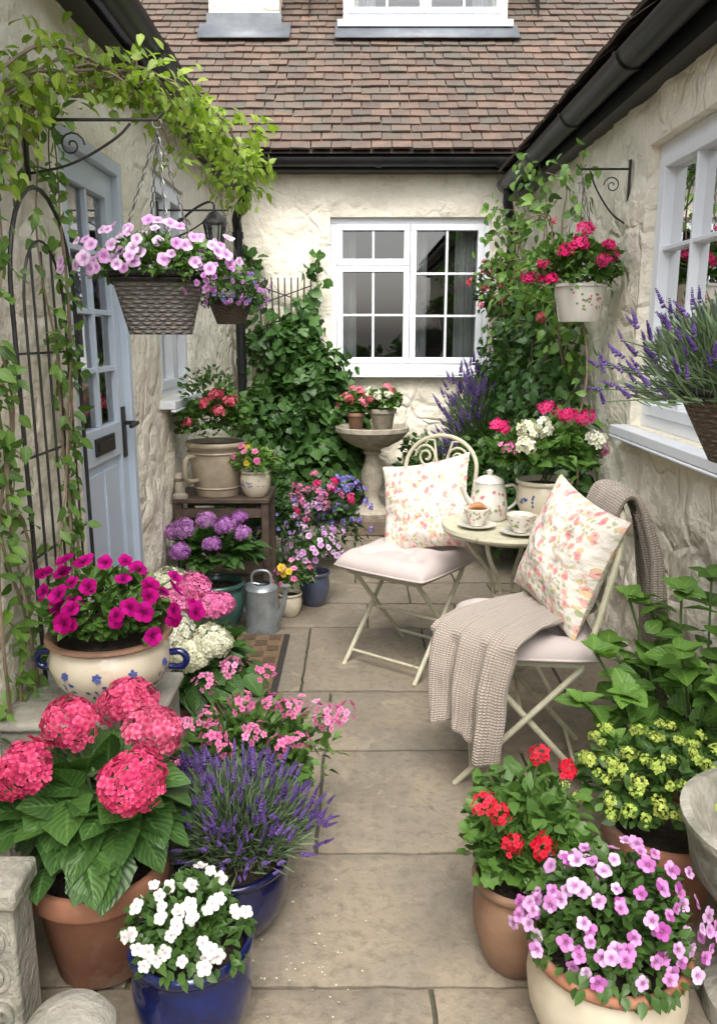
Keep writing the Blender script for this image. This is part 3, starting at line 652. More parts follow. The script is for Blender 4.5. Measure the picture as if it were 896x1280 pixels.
# right cottage
rc=top('cottage','cream rendered cottage wall with white casement window and black gutter','house',(1.8,3,0))
rw=(1.35,3.70,1.10,2.30)
wallobj(mR,-1.2,6.6,0,2.75,[rw],rc,amp=1.75)
window(mR,*rw,[(.0,.34,0,1,2,3),(.34,.68,0,1,2,3),(.68,1,0,1,2,3)],rc,curt=((.05,.14),(.36,.5),(.6,.72),(.78,1)),fr=.055)
tile_roof((1.06,5.99-7.2,2.68),(0,1,0),(.75,0,.66),46,14,rc)
g=Geo(); g.add(bx(1.16,1.25,-1.2,6.44,2.50,2.69)); g.add(bx(1.12,1.6,-1.2,6.4,2.69,2.705)); g.obj('fascia',[BLACK],rc)
gutter((1.085,-1.2,2.61),(1.085,6.3,2.60),rc,.066)
g=Geo(); g.add(tube(smoothp([(1.09,6.2,2.54),(1.09,6.2,2.42),(1.17,6.36,2.3),(1.17,6.42,2.2)],1)+[(1.17,6.42,2.1),(1.17,6.42,.05)],.036,12))
for z in (2.0,1.3,.4): g.add(lathe([(.043,-.025),(.043,.025)],(1.17,6.42,z),16))
g.obj('downpipe',[BLACK],rc)
# ================================================================= PLANTS
def potted(name,label,cat,loc,kind,R,h,mat,**kw):
    t=top(name,label,cat,loc); mkpot(t,kind,R,h,mat,**kw); return t
t=top('reflection_hedge','unseen leafy green hedge added behind camera for window reflections','hedge',(0,-4.5,0))  # out of view, added so the window panes reflect darker greenery, not bare sky
foliage(t,[bush((-2.2+i*1.1,-4.5,.7),(.75,.5,.8),260,(.16,.28),T_MED,zmin=-.8,shell=.7,lob=.3) for i in range(5)],[LD])
t=potted('potted_hydrangea','hot pink hydrangea with large green leaves in terracotta pot','plant',(-.625,1.70,0),'taper',.168,.28,TERR)
sp=[bush((-.62,1.72,.39),(.265,.185,.145),140,(.10,.15),T_HYD,up=.9,out=.9,rnd=.3,droop=.3,shell=.55,zmin=-.15), bush((-.62,1.66,.33),(.20,.17,.12),80,(.07,.12),T_HYD,up=.7,out=.7,rnd=.4,droop=.3,shell=.4,zmin=-.15,tb=-.15)]
foliage(t,sp,[LH])
hp=[(-.685,1.76,.60),(-.485,1.75,.58),(-.475,1.53,.58),(-.735,1.60,.565),(-.60,1.92,.57)]
stems(t,(-.62,1.71,.25),hp,STEMG,.005)
flowers(t,H_HOT,hp,[(-.1,-.3,1),(.3,-.2,1),(.2,-.6,1),(-.3,-.5,1),(0,0,1)],(.066,.078),'flower_head')
t=potted('potted_viola','small white violas in glossy cobalt blue glazed pot','plant',(-.355,1.465,0),'belly',.132,.26,BLUE)
foliage(t,[bush((-.355,1.465,.285),(.125,.12,.085),620,(.018,.034),T_SM,zmin=-.1),bush((-.355,1.455,.262),(.14,.14,.03),160,(.018,.034),T_SM,zmin=-.5,shell=.85,lob=.1,droop=.5)],[LG])
P,D=domepts((-.355,1.455,.285),(.125,.12,.10),38,.0,1.02,.35,.14,.02); flowers(t,FM['white'],P,D*.6+np.array([0,-.6,.3]),(.013,.0185))
def lavender(name,label,loc,c,rad,nsp,nneed,sl,ss,kind=None,R=.1,h=.1,mat=None,ground=None,needlen=(.06,.12),extra=60,zb=-.25):
    t=top(name,label,'plant',loc)
    if kind: mkpot(t,kind,R,h,mat)
    c=np.array(c,float); rad=np.array(rad); b=np.array([c[0],c[1],ground if ground is not None else c[2]-rad[2]*.5])
    n=nneed; d=rdir(n); m=d[:,2]<zb; d[m,2]=-d[m,2]; r=rng.random(n)**.5*.92
    p=c+d*rad*r[:,None]*.85; D=d*.7+np.array([0,0,.5])+rdir(n)*.35
    foliage(t,[(T_NEED,orient(D,rdir(n),rng.uniform(*needlen,n)),p,np.clip(.2+.7*r*rng.random(n)+.2*rng.random(n),0,1))],[LS_])
    def pts(k):
        d=rdir(k); m=d[:,2]<zb*.5; d[m,2]=-d[m,2]; r=rng.uniform(.68,1.12,k); return c+d*rad*r[:,None],nrm(d*.7+np.array([0,0,.6])+rdir(k)*.3)
    P,nor=pts(nsp); stems(t,b,P,STEMG,.0016,.05,bend=.1); flowers(t,SPK,P,nor,(sl,ss),'flower_spike')
    if extra:
        P,nor=pts(extra); T=SPT[0]; Dz=nor; R3=np.stack([nrm(np.cross(Dz,rdir(extra))),np.zeros((extra,3)),Dz],2); R3[:,:,1]=np.cross(Dz,R3[:,:,0]); R3*=rng.uniform(sl,ss,extra)[:,None,None]
        o=foliage(t,[(T,R3,P,rng.random(extra))],[P_LAV],'flower_spikes'); o['kind']='stuff'
    return t
lavender('potted_lavender','full purple lavender bush in dark blue glazed pot',(-.325,1.82,0),(-.315,1.82,.28),(.225,.18,.165),98,7500,.032,.048,'belly',.148,.205,BLUE2,ground=.2,needlen=(.03,.055),extra=330,zb=-.45)
t=potted('potted_geranium','bright pink geranium spreading from low terracotta pot','plant',(-.33,2.2,0),'taper',.13,.2,TERR2)
foliage(t,[bush((-.33,2.18,.26),(.22,.18,.13),400,(.03,.055),T_RND,up=.9,rnd=.4),bush((-.30,2.18,.28),(.24,.18,.17),330,(.02,.045),T_SM)],[LGR])
hp=[(-.50,2.1,.41),(-.42,2.05,.46),(-.46,2.25,.47),(-.34,2.15,.46),(-.25,2.15,.46),(-.18,2.2,.42),(-.10,2.15,.395),(-.04,2.2,.40),(-.36,1.98,.40),(-.28,2.0,.44),(-.50,1.98,.35),(-.16,2.02,.41),(-.40,2.35,.48),(-.28,2.3,.49),(-.22,2.05,.37),(-.44,1.95,.31),(-.12,2.3,.35),(-.30,1.95,.34),(-.40,2.0,.43),(-.20,2.1,.47)]
stems(t,(-.33,2.18,.18),hp,STEMG,.0022); flowers(t,G_PINK,hp,[(0,-.4,1)]*len(hp),(.028,.038),'flower_head')
g=Geo(); g.add(bx(-.985,-.56,2.0,2.33,0,.445)); g.add(bx(-.99,-.545,1.985,2.345,.447,.475)); o=g.obj('stone_plinth',[STONE],None,bevel=.012); tag(o,'weathered square stone plinth against cream wall','plinth')
dec=[]; PTL=leafT(.36,3,2,0,0,'obov'); LFD=leafT(.25,3,2,0,0)
for a0 in (-.95,-1.5,-2.05,-.3,-2.7):
    for k in range(6): dec.append((a0,.66+random.uniform(-.01,.01),.0135,PTL,0,k*1.047+random.uniform(-.2,.2)))
    for k in range(3): dec.append((a0+.10,.52,.009,PTL,0,k*.7-.7))
    for k in range(9): dec.append((a0+random.uniform(-.18,.18),.42+random.uniform(-.10,.10),.015,LFD,1,random.uniform(-1.4,1.4)))
t=potted('potted_petunia','magenta petunias in cream ceramic bowl painted with blue flowers','plant',(-.70,2.13,.475),'bowl',.175,.215,CREAM,rimmat=TERR2,decor=([BLUEPAINT,BLUEPAINT],dec),handles=(BLUE,.13))
foliage(t,[bush((-.70,2.12,.71),(.20,.17,.15),850,(.028,.048),T_OV,zmin=-.05,up=.5)],[LGR])
P,D=domepts((-.70,2.12,.73),(.21,.17,.16),36,.0,1.03,.4,.2,.034); stems(t,(-.7,2.12,.66),P[:14],STEMG,.002); flowers(t,FM['magenta'],P,D*.9+np.array([0.1,-.5,.25]),(.020,.031))
t=potted('potted_hydrangea','pink and creamy white hydrangea beside stone plinth','plant',(-.62,2.68,0),'taper',.15,.25,TERR2)
foliage(t,[bush((-.61,2.66,.33),(.25,.22,.16),210,(.07,.12),T_OVB,up=.9,out=.9,rnd=.3,droop=.35)],[LH])
hp=[(-.60,2.78,.60),(-.51,2.72,.56),(-.66,2.7,.57)]; hw=[(-.63,2.58,.515),(-.49,2.54,.495),(-.56,2.5,.46),(-.70,2.85,.60)]
stems(t,(-.62,2.68,.22),hp+hw,STEMG,.005); flowers(t,H_PK,hp,[(0,-.3,1)]*3,(.058,.07),'flower_head'); flowers(t,H_WH,hw,[(0.2,-.6,1)]*4,(.058,.07),'flower_head')
g=Geo(); g.add(bx(-.80,-.35,3.15,3.85,.006,.016),1); g.add(bx(-.775,-.375,3.175,3.825,.0165,.024),0)
for i in range(9):
    for j in range(6):
        if (i+j)%2: g.add(bx(-.765+j*.064,-.765+j*.064+.058,3.185+i*.07,3.185+i*.07+.064,.0242,.0275),2)
o=g.obj('doormat',[MATB,MATE,MATD],None); tag(o,'brown coir doormat with dark border on paving','doormat')
st_=top('plant_stand','dark wooden plant stand holding stoneware pots','stand',(-.73,4.35,0)); g=Geo()
for i in range(4): g.add(bx(-.985,-.475,4.16+i*.095,4.16+i*.095+.09,.63,.655))
g.obj('top',[WOODD],st_,bevel=.004)
for x in (-.96,-.50):
    for y in (4.19,4.50): g=Geo(); g.add(bx(x-.018,x+.018,y-.018,y+.018,0,.63)); g.obj('leg',[WOODD],st_,bevel=.003)
for q in ((-.94,-.52,4.18,4.20,.55,.6),(-.94,-.52,4.49,4.51,.55,.6)): g=Geo(); g.add(bx(*q)); g.obj('rail',[WOODD],st_)
g=Geo(); g.add(bx(-.93,-.53,4.25,4.45,.2,.218)); g.obj('shelf',[WOODD],st_)
URN=basic('stoneware',(.46,.385,.28),.55,(.34,.28,.20),8,.3,30,.003,coat=.15)
t=potted('potted_geranium','coral geranium in old stoneware jar with handle on wooden stand','plant',(-.77,4.32,.655),'planter',.165,.29,URN)
g=Geo(); g.add(tube(smoothp([(-.865,4.205,.875),(-.90,4.13,.885),(-.905,4.12,.80),(-.90,4.14,.75),(-.86,4.215,.745)],2),.012,8)); g.obj('handle',[URN],t)
g=Geo(); 
for zz in (.70,.89): g.add(lathe([(.165*(.72+.18*(zz-.655)/.2)+.001,-.006),(.165*(.72+.18*(zz-.655)/.2)+.006,0),(.165*(.72+.18*(zz-.655)/.2)+.003,.006)],(-.77,4.32,zz),40))
g.obj('band',[URN],t)
foliage(t,[bush((-.77,4.30,1.04),(.20,.18,.15),420,(.03,.06),T_RND,up=.8),bush((-.78,4.30,1.15),(.19,.18,.2),330,(.025,.045),T_SM)],[LGR])
hp=[(-.80,4.18,1.16),(-.72,4.12,1.12),(-.74,4.2,1.20),(-.88,4.15,1.06),(-.66,4.15,1.17)]
flowers(t,G_CORAL,hp,[(0,-.5,1)]*5,(.028,.038),'flower_head')
t=potted('potted_primrose','small mottled pot of pink and yellow flowers on wooden stand','plant',(-.555,4.25,.655),'belly',.085,.145,CREAM,decor=([BLUEPAINT],[(-1.57+random.uniform(-1.2,1.2),random.uniform(.35,.7),.010,PTL,0,random.uniform(0,6)) for _ in range(26)]))
foliage(t,[bush((-.56,4.26,.83),(.14,.12,.09),420,(.025,.045),T_SM)],[LL])
P,D=domepts((-.56,4.25,.84),(.13,.12,.10),12,.1,1.0,.4,.1,.035); flowers(t,FM['pink'],P[:7],D[:7],(.018,.024)); flowers(t,FM['yellow'],P[7:],D[7:],(.018,.022))
t=top('figurine','small grey stone figurine with round face beside stoneware jar','ornament',(-.955,4.19,.655))
g=Geo(); g.add(lathe([(0,0),(.04,0),(.04,.015),(.026,.03),(.03,.06),(.024,.085),(.014,.09),(.018,.092),(.03,.11),(.018,.135),(0,.14)],(-.95,4.195,.655),20)); g.obj('body',[STONE2],t)
t=potted('potted_hydrangea','purple mophead hydrangea in dark green glazed pot','plant',(-.73,3.95,0),'belly',.145,.27,GREENP)
foliage(t,[bush((-.75,3.98,.38),(.25,.2,.15),230,(.07,.11),T_OVB,up=.9,out=.9,rnd=.3,droop=.2,zmin=.0)],[LH])
hp=[(-.94,3.95,.53),(-.86,3.85,.57),(-.77,3.95,.59),(-.67,3.9,.57),(-.59,3.95,.52),(-.72,3.8,.50),(-.87,3.78,.47),(-.62,4.05,.58)]
flowers(t,H_PUR,hp,[(0,-.4,1)]*8,(.046,.058),'flower_head')
t=top('watering_can','galvanised metal watering can standing on paving','watering can',(-.51,3.98,0))
g=Geo(); g.add(lathe([(0,0),(.088,0),(.091,.012),(.088,.024),(.082,.22),(.085,.23),(.078,.242),(.045,.255)],(-.50,3.95,0),32)); g.obj('body',[GALV],t)
g=Geo(); g.add(tube(smoothp([(-.42,3.93,.06),(-.385,3.91,.15),(-.37,3.90,.24)],1),[.02,.017,.014,.012],10)); g.add(lathe([(.012,0),(.025,.025),(.0,.027)],(-.37,3.90,.235),16)); g.obj('spout',[GALV],t)
g=Geo(); g.add(tube(smoothp([(-.575,3.95,.08),(-.61,3.97,.13),(-.605,3.97,.22),(-.56,3.95,.26),(-.51,3.95,.25)],2),.007,8)); g.add(tube(smoothp([(-.55,3.95,.24),(-.55,3.95,.325),(-.45,3.95,.325),(-.45,3.95,.24)],2),.007,8)); g.obj('handle',[GALV],t)
t=potted('potted_pansy','little cream pot with yellow and pink flowers','plant',(-.375,4.17,0),'belly',.068,.135,CREAM2)
foliage(t,[bush((-.35,4.17,.20),(.12,.1,.1),380,(.018,.035),T_SM,zmin=-.1)],[LG])
P,D=domepts((-.35,4.15,.21),(.12,.1,.12),18,.0,1.02,.4,.1,.028); flowers(t,FM['yellow'],[(-.41,4.08,.30),(-.40,4.1,.26),(-.37,4.08,.28)],[(0,-1,.5)]*3,(.022,.026)); flowers(t,FM['pink'],P,D,(.015,.02))
t=potted('potted_pansy','lilac and pink flowers in round blue grey glazed pot','plant',(-.25,4.36,0),'belly',.09,.2,basic('slate_blue_glaze',(.05,.07,.12),.25,(.08,.08,.12),9,0,coat=.4))
foliage(t,[bush((-.25,4.36,.30),(.15,.13,.14),520,(.018,.035),T_SM,zmin=-.1)],[LG])
P,D=domepts((-.25,4.34,.31),(.15,.13,.15),36,-.1,1.02,.5,.14,.024); flowers(t,FM['lilac'],P,D,(.014,.021))
t=top('flower_bed','mixed bed of blue, pink and red flowers with leafy greenery','plant',(-.40,5.0,0))
foliage(t,[bush((-.52,4.85,.30),(.22,.3,.38),1100,(.03,.06),T_OV),bush((-.22,5.15,.28),(.26,.3,.33),1000,(.03,.06),T_OV),bush((-.62,4.7,.42),(.2,.2,.3),700,(.03,.06),T_LAN),bush((-.7,5.3,.4),(.3,.4,.4),600,(.04,.08),T_MED)],[LD,LG])
P,D=domepts((-.27,5.0,.38),(.20,.2,.25),22,.1,1.0,.6,.2,.045); flowers(t,G_CRIM,P[:7],D[:7],(.022,.032),'flower_head'); flowers(t,G_PINK,P[7:],D[7:],(.024,.036),'flower_head')
P,D=domepts((-.10,5.12,.34),(.18,.2,.26),42,-.2,1.02,.6,.15,.027); flowers(t,G_BLU,P,D,(.02,.03),'flower_head')
P,D=domepts((-.52,4.75,.34),(.2,.2,.35),34,-.2,1.02,.6,.1,.035); flowers(t,FM['blue'],P,D,(.012,.017))
P,D=domepts((-.30,4.85,.22),(.2,.2,.27),34,-.2,1.02,.6,.1,.03); flowers(t,G_LILC,P,D,(.02,.028),'flower_head')
t=top('birdbath','carved stone pedestal birdbath holding small flower pots','birdbath',(.105,6.15,0))
g=Geo(); g.add(bx(-.09,.30,5.955,6.345,0,.12)); g.obj('plinth',[basic('brown_stone',(.20,.14,.10),.9,(.13,.10,.075),8,.5,40,.006)],t,bevel=.01)
g=Geo(); g.add(lathe([(0,.12),(.15,.12),(.155,.155),(.12,.18),(.075,.21),(.055,.27),(.07,.33),(.088,.41),(.082,.48),(.055,.55),(.05,.60),(.075,.625),(.06,.64),(.11,.67)],(.105,6.15,0),32)); g.obj('pedestal',[STONE2],t)
g=Geo(); g.add(lathe([(.06,.655),(.13,.67),(.22,.72),(.265,.77),(.285,.79),(.285,.82),(.265,.825),(.24,.80),(.12,.77),(0,.765)],(.105,6.15,0),40)); g.obj('bowl',[STONE2],t)
for (x,y,R,h,mt,lab,gm) in ((-.02,6.02,.07,.14,TERR2,'red geranium in weathered clay pot on birdbath',G_CORAL),(.18,6.02,.105,.17,STONE2,'pale pink geranium in grey stone pot on birdbath',None)):
    t=potted('potted_geranium',lab,'plant',(x,y,.80),'taper',R,h,mt)
    foliage(t,[bush((x,y,.80+h+.05),(.14,.12,.1),330,(.03,.055),T_RND)],[LGR])
    P,D=domepts((x,y,.80+h+.05),(.13,.12,.12),9,.0,1.03,.5,.1,.05)
    if gm: flowers(t,gm,P,D,(.026,.034),'flower_head')
    else: flowers(t,G_CORAL,P[:4],D[:4],(.026,.034),'flower_head'); flowers(t,G_WHITE,P[4:],D[4:],(.026,.034),'flower_head')
lavender('lavender_bush','tall dark lavender bush growing against cream wall',(.95,6.2,0),(.95,6.15,.62),(.34,.25,.70),98,3200,.075,.11,ground=.05,needlen=(.06,.12),extra=150)
t=top('shrub','leafy low green shrub below cream wall','shrub',(.6,6.2,0))
foliage(t,[bush((.55,6.2,.35),(.3,.25,.4),800,(.04,.08),T_OV),bush((.95,5.9,.35),(.3,.35,.5),800,(.05,.09),T_MED),bush((1.0,5.2,.4),(.28,.5,.5),900,(.05,.09),T_MED)],[LG])
t=top('trellis','dark lattice fan trellis on cream wall','trellis',(-.58,6.5,0))
g=Geo()
for i in range(-4,5):
    g.add(tube([(-.58+i*.03,6.53,.2),(-.58+i*.052,6.53,1.95)],.006,5)); 
for k in range(9):
    z=.3+k*.18; w=.13+.05*z; g.add(tube([(-.58-w,6.535,z),(-.58+w,6.535,z+.15)],.005,5)); g.add(tube([(-.58-w,6.54,z+.15),(-.58+w,6.54,z)],.005,5))
g.obj('lattice',[IRON],t)
def noise_arr(P): return np.array([noise.noise(Vector(p)) for p in P])
def vine(t,paths,mat,T,nper,size,sp,r=.006,smat=None,droop=.5,face=(0,0,0),gap=.25):
    g=Geo(); PP=[]
    for P in paths:
        Q=smoothp(P,2); g.add(tube(Q,[r*1.4,r,r*.5],5)); PP.append(np.array(Q))
    g.obj('stem',[smat or STEMB],t)
    allp=[]
    for Q in PP:
        i=rng.integers(0,len(Q)-1,nper); f=rng.random(nper)[:,None]; allp.append(Q[i]*(1-f)+Q[i+1]*f)
    p=np.concatenate(allp); n=len(p); cl=noise_arr(p*3.1); keep=cl>rng.uniform(-.45,gap,n); p=p[keep]; n=len(p)
    p=p+rng.normal(size=(n,3))*np.array(sp)
    D=rdir(n)*.8+np.array([0,0,-droop])+np.array(face)*.4; Nn=np.array(face)*.8+np.array([0,0,.4])+rdir(n)*.6
    foliage(t,[(T,orient(D,Nn,rng.uniform(size[0],size[1],n)),p,rng.random(n))],[mat])
t=top('climbing_plant','dense green climbing plant covering trellis on cream wall','climbing plant',(-.5,6.4,0))
paths=[]
for k in range(9):
    x=-.80+k*.06; P=[(x*.7-.1,6.45,0)]
    for j in range(1,9): x+=random.uniform(-.07,.07); P.append((max(-.84,min(-.32,x)),6.50-random.uniform(0,.04),j*.26+random.uniform(-.03,.03)))
    paths.append(P[:random.randint(7,9)])
vine(t,paths,LI,T_LOB,150,(.05,.10),(.05,.03,.06),.007,face=(0,-.9,0))
bl=[((-.55,6.45,1.4),(.26,.10,.3),300),((-.32,6.44,1.15),(.29,.12,.28),420),((-.55,6.4,.9),(.38,.15,.33),560),((-.16,6.42,.78),(.33,.14,.3),600),((-.3,6.3,.4),(.40,.22,.35),650),((-.8,6.2,.6),(.18,.3,.5),400)]
foliage(t,[bush(c,r,n,(.05,.10),T_LOB,up=.1,out=.5,zmin=-1,droop=.4,rnd=.6,lob=.6) for c,r,n in bl],[LI])
t=top('climbing_plant','leafy climbing rose on cream wall beside black downpipe','climbing plant',(1.1,5.0,0))
paths=[]
for k in range(20):
    y=random.uniform(3.95,6.2); P=[(1.18,y,.1)]; topz=random.uniform(1.7,2.45)
    nst=9
    for j in range(1,nst+1): y+=random.uniform(-.16,.14); y=min(6.3,max(3.85,y)); P.append((1.17-random.uniform(0,.14),y,.1+(topz-.1)*j/nst))
    P.append((1.0-random.uniform(0,.12),y-.1,topz-random.uniform(-.12,.15))); paths.append(P)
vine(t,paths,LL,T_MED,170,(.04,.075),(.045,.06,.06),.006,face=(-.6,-.3,0))
bl=[((1.08,5.4,1.55),(.14,.4,.3),260),((1.08,4.8,1.3),(.15,.45,.35),420),((1.05,5.5,1.05),(.2,.45,.4),600),((1.05,4.6,.85),(.2,.55,.42),750),((1.0,5.2,.5),(.28,.5,.4),650),((1.1,4.1,.8),(.14,.3,.4),300),((1.05,6.1,1.3),(.15,.25,.4),300)]
foliage(t,[bush(c,r,n,(.045,.085),T_MED,up=.2,out=.6,zmin=-1,droop=.4,rnd=.6,lob=.6) for c,r,n in bl],[LD])
P=np.array([(1.06,4.3,1.95),(1.04,4.5,2.1),(1.05,4.9,1.8),(1.02,5.3,1.9),(1.0,5.6,1.75),(1.02,4.6,1.6)]); flowers(t,G_CORAL,P,[(-.5,-1,.3)]*6,(.02,.03),'flower_head')
def chains(t,apex,c,R,n=3,z=0):
    g=Geo()
    for i in range(n):
        a=2*pi*i/n+.5; e=Vector((c[0]+R*math.cos(a),c[1]+R*math.sin(a),z)); s=Vector(apex); m=int((e-s).length/.022)
        for k in range(m):
            p=s+(e-s)*(k+.5)/m; dd=(e-s).normalized()*.0125; sd=Vector((.005,0,0)) if k%2 else Vector((0,.005,0))
            g.add(tube([p-dd,p-dd*.5+sd,p+dd*.5+sd,p+dd,p+dd*.5-sd,p-dd*.5-sd,p-dd],.0018,4,False))
    g.add(tube([(apex[0]+.014*math.cos(q),apex[1],apex[2]+.02+.014*math.sin(q)) for q in np.linspace(0,5.6,9)],.0025,5)); g.obj('chain',[CHROME],t)
def bracket(label,wx,ax,y,z,drop=.22):
    t=top('wall_bracket',label,'bracket',(wx,y,z)); g=Geo(); s=1 if ax>wx else -1; Lg=abs(ax-wx)
    g.add(bx(wx,wx+s*.008,y-.010,y+.010,z-drop,z+.04)); g.add(tube([(wx,y,z),(ax,y,z),(ax+s*.02,y,z+.02)],.005,8))
    g.add(tube(smoothp([(wx+s*.01,y,z-drop+.02),(wx+s*Lg*.35,y,z-drop*.75),(wx+s*Lg*.7,y,z-drop*.3),(wx+s*Lg*.8,y,z-.01)],2),.004,6))
    g.add(tube([(wx+s*(Lg*.35+.04*(1-k/22)*math.cos(k*.5)),y,z-.07+.04*(1-k/22)*math.sin(k*.5)) for k in range(20)],.003,5)); g.obj('bar',[IRON],t); return t
bracket('black scrolled iron wall bracket holding hanging basket',-1.0,-.60,2.58,2.13,.17)
def basketgeo(t,c,R,r2,z1,z0,mat,square=False,n=48):
    V=[];uv=[];F=[]; k=9
    for i in range(n+1):
        a=2*pi*i/n
        sq=1
        if square: sq=1/(abs(math.cos(a))**6+abs(math.sin(a))**6)**(1/6)*.9
        for j in range(k):
            f=j/(k-1); rr=(r2+(R-r2)*f)*sq; 
            V.append((c[0]+rr*math.cos(a+pi/4*square*.3),c[1]+rr*math.sin(a+pi/4*square*.3),z0+(z1-z0)*f)); uv.append((i/n,f))
    for i in range(n):
        for j in range(k-1): F.append((i*k+j,(i+1)*k+j,(i+1)*k+j+1,i*k+j+1))
    g=Geo(); g.add((V,F),0,uv)
    b=[V[i*k] for i in range(n)]; g.add((b,[tuple(range(n))]),0,[(0,0)]*n)
    o=g.obj('basket',[mat],t,sharp=180)
    rim=[V[i*k+k-1] for i in range(n+1)]; g=Geo(); g.add(tube(rim,.009,8)); g.add(tube([(p[0],p[1],p[2]-.016) for p in rim],.007,8)); g.obj('rim',[mat],t)
    g=Geo(); g.add(([(V[i*k+k-2]) for i in range(n)],[tuple(range(n))])); g.obj('soil',[SOIL],t)
t=top('hanging_basket','grey wicker hanging basket with lilac pink petunias on chains','hanging basket',(-.62,2.58,1.5))
basketgeo(t,(-.62,2.58),.155,.105,1.68,1.505,WICK,True); chains(t,(-.60,2.58,2.10),(-.62,2.58),.14,4,1.68)
foliage(t,[bush((-.61,2.56,1.70),(.23,.2,.10),1000,(.02,.042),T_OV,zmin=-.25),bush((-.46,2.5,1.67),(.13,.12,.08),300,(.015,.035),T_OV,zmin=-.5)],[LGR])
P,D=domepts((-.61,2.54,1.70),(.235,.2,.115),78,-.12,1.03,.45,.2,.027); flowers(t,FM['lilac'],P,D*.8+np.array([0,-.6,.2]),(.014,.023))
P,D=domepts((-.43,2.45,1.66),(.08,.08,.07),30,-.5,1.03,.3,.2,.015); flowers(t,FM['purple'],P,D,(.009,.014))
t=top('hanging_basket','small dark wicker basket with trailing violet lobelia','hanging basket',(-.65,4.2,1.55))
basketgeo(t,(-.65,4.2),.115,.07,1.68,1.56,WICKB); chains(t,(-.66,4.2,2.08),(-.65,4.2),.10,3,1.68); bracket('black iron wall bracket above small basket',-1.0,-.65,4.2,2.11,.16)
foliage(t,[bush((-.64,4.18,1.70),(.19,.16,.10),560,(.018,.032),T_SM,zmin=-.6)],[LG])
P,D=domepts((-.63,4.16,1.70),(.20,.17,.12),80,-.5,1.03,.45,.15,.018); flowers(t,FM['blue'],P[:40],D[:40],(.011,.017)); flowers(t,FM['purple'],P[40:],D[40:],(.011,.017))
bracket('black iron wall bracket holding white hanging pot',1.25,1.02,3.93,2.25,.26)
t=top('hanging_pot','white ceramic hanging pot with crimson geraniums','hanging basket',(1.05,3.93,1.565)); mkpot(t,'planter',.13,.175,PORC,rimmat=PORC,decor=([PINKPAINT,GREENPAINT],[(-1.2+random.uniform(-1,1),random.uniform(.3,.75),.013,leafT(.45,3,2,0,0),k%2,random.uniform(0,6)) for k in range(30)]))
chains(t,(1.03,3.93,2.22),(1.05,3.93),.12,3,1.74)
foliage(t,[bush((1.04,3.92,1.80),(.20,.17,.14),480,(.03,.05),T_RND),bush((.97,3.9,1.79),(.26,.17,.16),360,(.025,.045),T_OV,zmin=-.6)],[LGR])
hp=[(1.02,3.8,1.97),(1.13,3.78,1.90),(1.10,3.75,1.83),(.94,3.8,1.88),(1.16,3.85,1.86),(.85,3.85,1.82),(1.0,3.78,1.90),(.80,3.88,1.76),(.88,3.82,1.75)]
flowers(t,G_CRIM,hp,[(0,-.6,1)]*9,(.028,.040),'flower_head')
t=top('hanging_basket','pink climbing roses in wall basket beside window','hanging basket',(1.06,6.3,1.7)); basketgeo(t,(1.06,6.33),.10,.06,1.74,1.64,WICKB)
foliage(t,[bush((1.05,6.28,1.84),(.2,.15,.22),420,(.035,.06),T_OV,zmin=-.8)],[LG]); P,D=domepts((1.02,6.24,1.84),(.2,.15,.22),20,-.7,1.02,.6,.1,.05); flowers(t,G_CORAL,P,D,(.022,.032),'flower_head')
t=lavender('hanging_basket','brown wicker wall basket overflowing with purple lavender',(1.0,2.0,1.2),(1.0,2.0,1.38),(.37,.26,.24),98,4800,.038,.055,ground=1.36,needlen=(.04,.08),extra=150,zb=-.3)
basketgeo(t,(1.0,2.0),.20,.11,1.37,1.19,WICKB); g=Geo(); g.add(tube([(1.25,2.0,1.36),(1.19,2.0,1.36)],.01,6)); g.obj('hook',[IRON],t)
t=top('climbing_plant','golden leaved vine trained over door and gutter','climbing plant',(-.9,2.6,0.4))
paths=[]
for k in range(9):
    y0=2.1+random.uniform(-.1,.3); P=[(-.95,y0,1.95),(-.93,y0+.2,2.15+random.uniform(-.05,.1)),(-.87,y0+.5,2.32+random.uniform(-.1,.06))]
    tt=random.uniform(.3,1)
    for j in range(1,6): f=j/5*tt; P.append((-.86+.32*f+random.uniform(-.07,.07),2.7+1.2*f+random.uniform(-.1,.1),2.36+.03*math.sin(f*3)-.02*f+random.uniform(-.09,.06)))
    l=P[-1]; P.append((l[0]+.05,l[1]+.1,l[2]-random.uniform(.06,.22))); paths.append(P)
vine(t,paths,LY,T_OV,115,(.03,.056),(.04,.055,.04),.004,droop=.6,face=(.3,-.3,.5))
bl=[((-.57,3.6,2.32),(.19,.25,.13),170),((-.56,3.85,2.20),(.15,.18,.15),180),((-.50,3.95,2.28),(.12,.15,.1),80),((-.70,3.1,2.36),(.16,.3,.1),110),((-.9,2.45,2.2),(.08,.2,.14),70)]
foliage(t,[bush(c,r,n,(.03,.058),T_OV,up=.4,out=.6,zmin=-1,droop=.5,rnd=.6,lob=.75,tb=.05) for c,r,n in bl],[LY])
t=top('climbing_plant','twisting light green vine climbing black trellis on wall','climbing plant',(-.95,2.4,0.3))
paths=[]
for k in range(7):
    y=2.0+k*.1+random.uniform(-.05,.05); P=[(-.965,y,.35)]
    for j in range(1,11):
        y+=random.uniform(-.12,.11); y=min(2.70,max(1.85,y)); P.append((-.968+random.uniform(0,.04),y,.35+j*.185))
    paths.append(P)
vine(t,paths,LL,T_OV,140,(.028,.058),(.013,.04,.045),.0042,face=(.8,-.3,0),droop=.6,gap=.12)
t=top('trellis','black metal arched trellis fixed to cream wall','trellis',(-.94,2.55,.4))
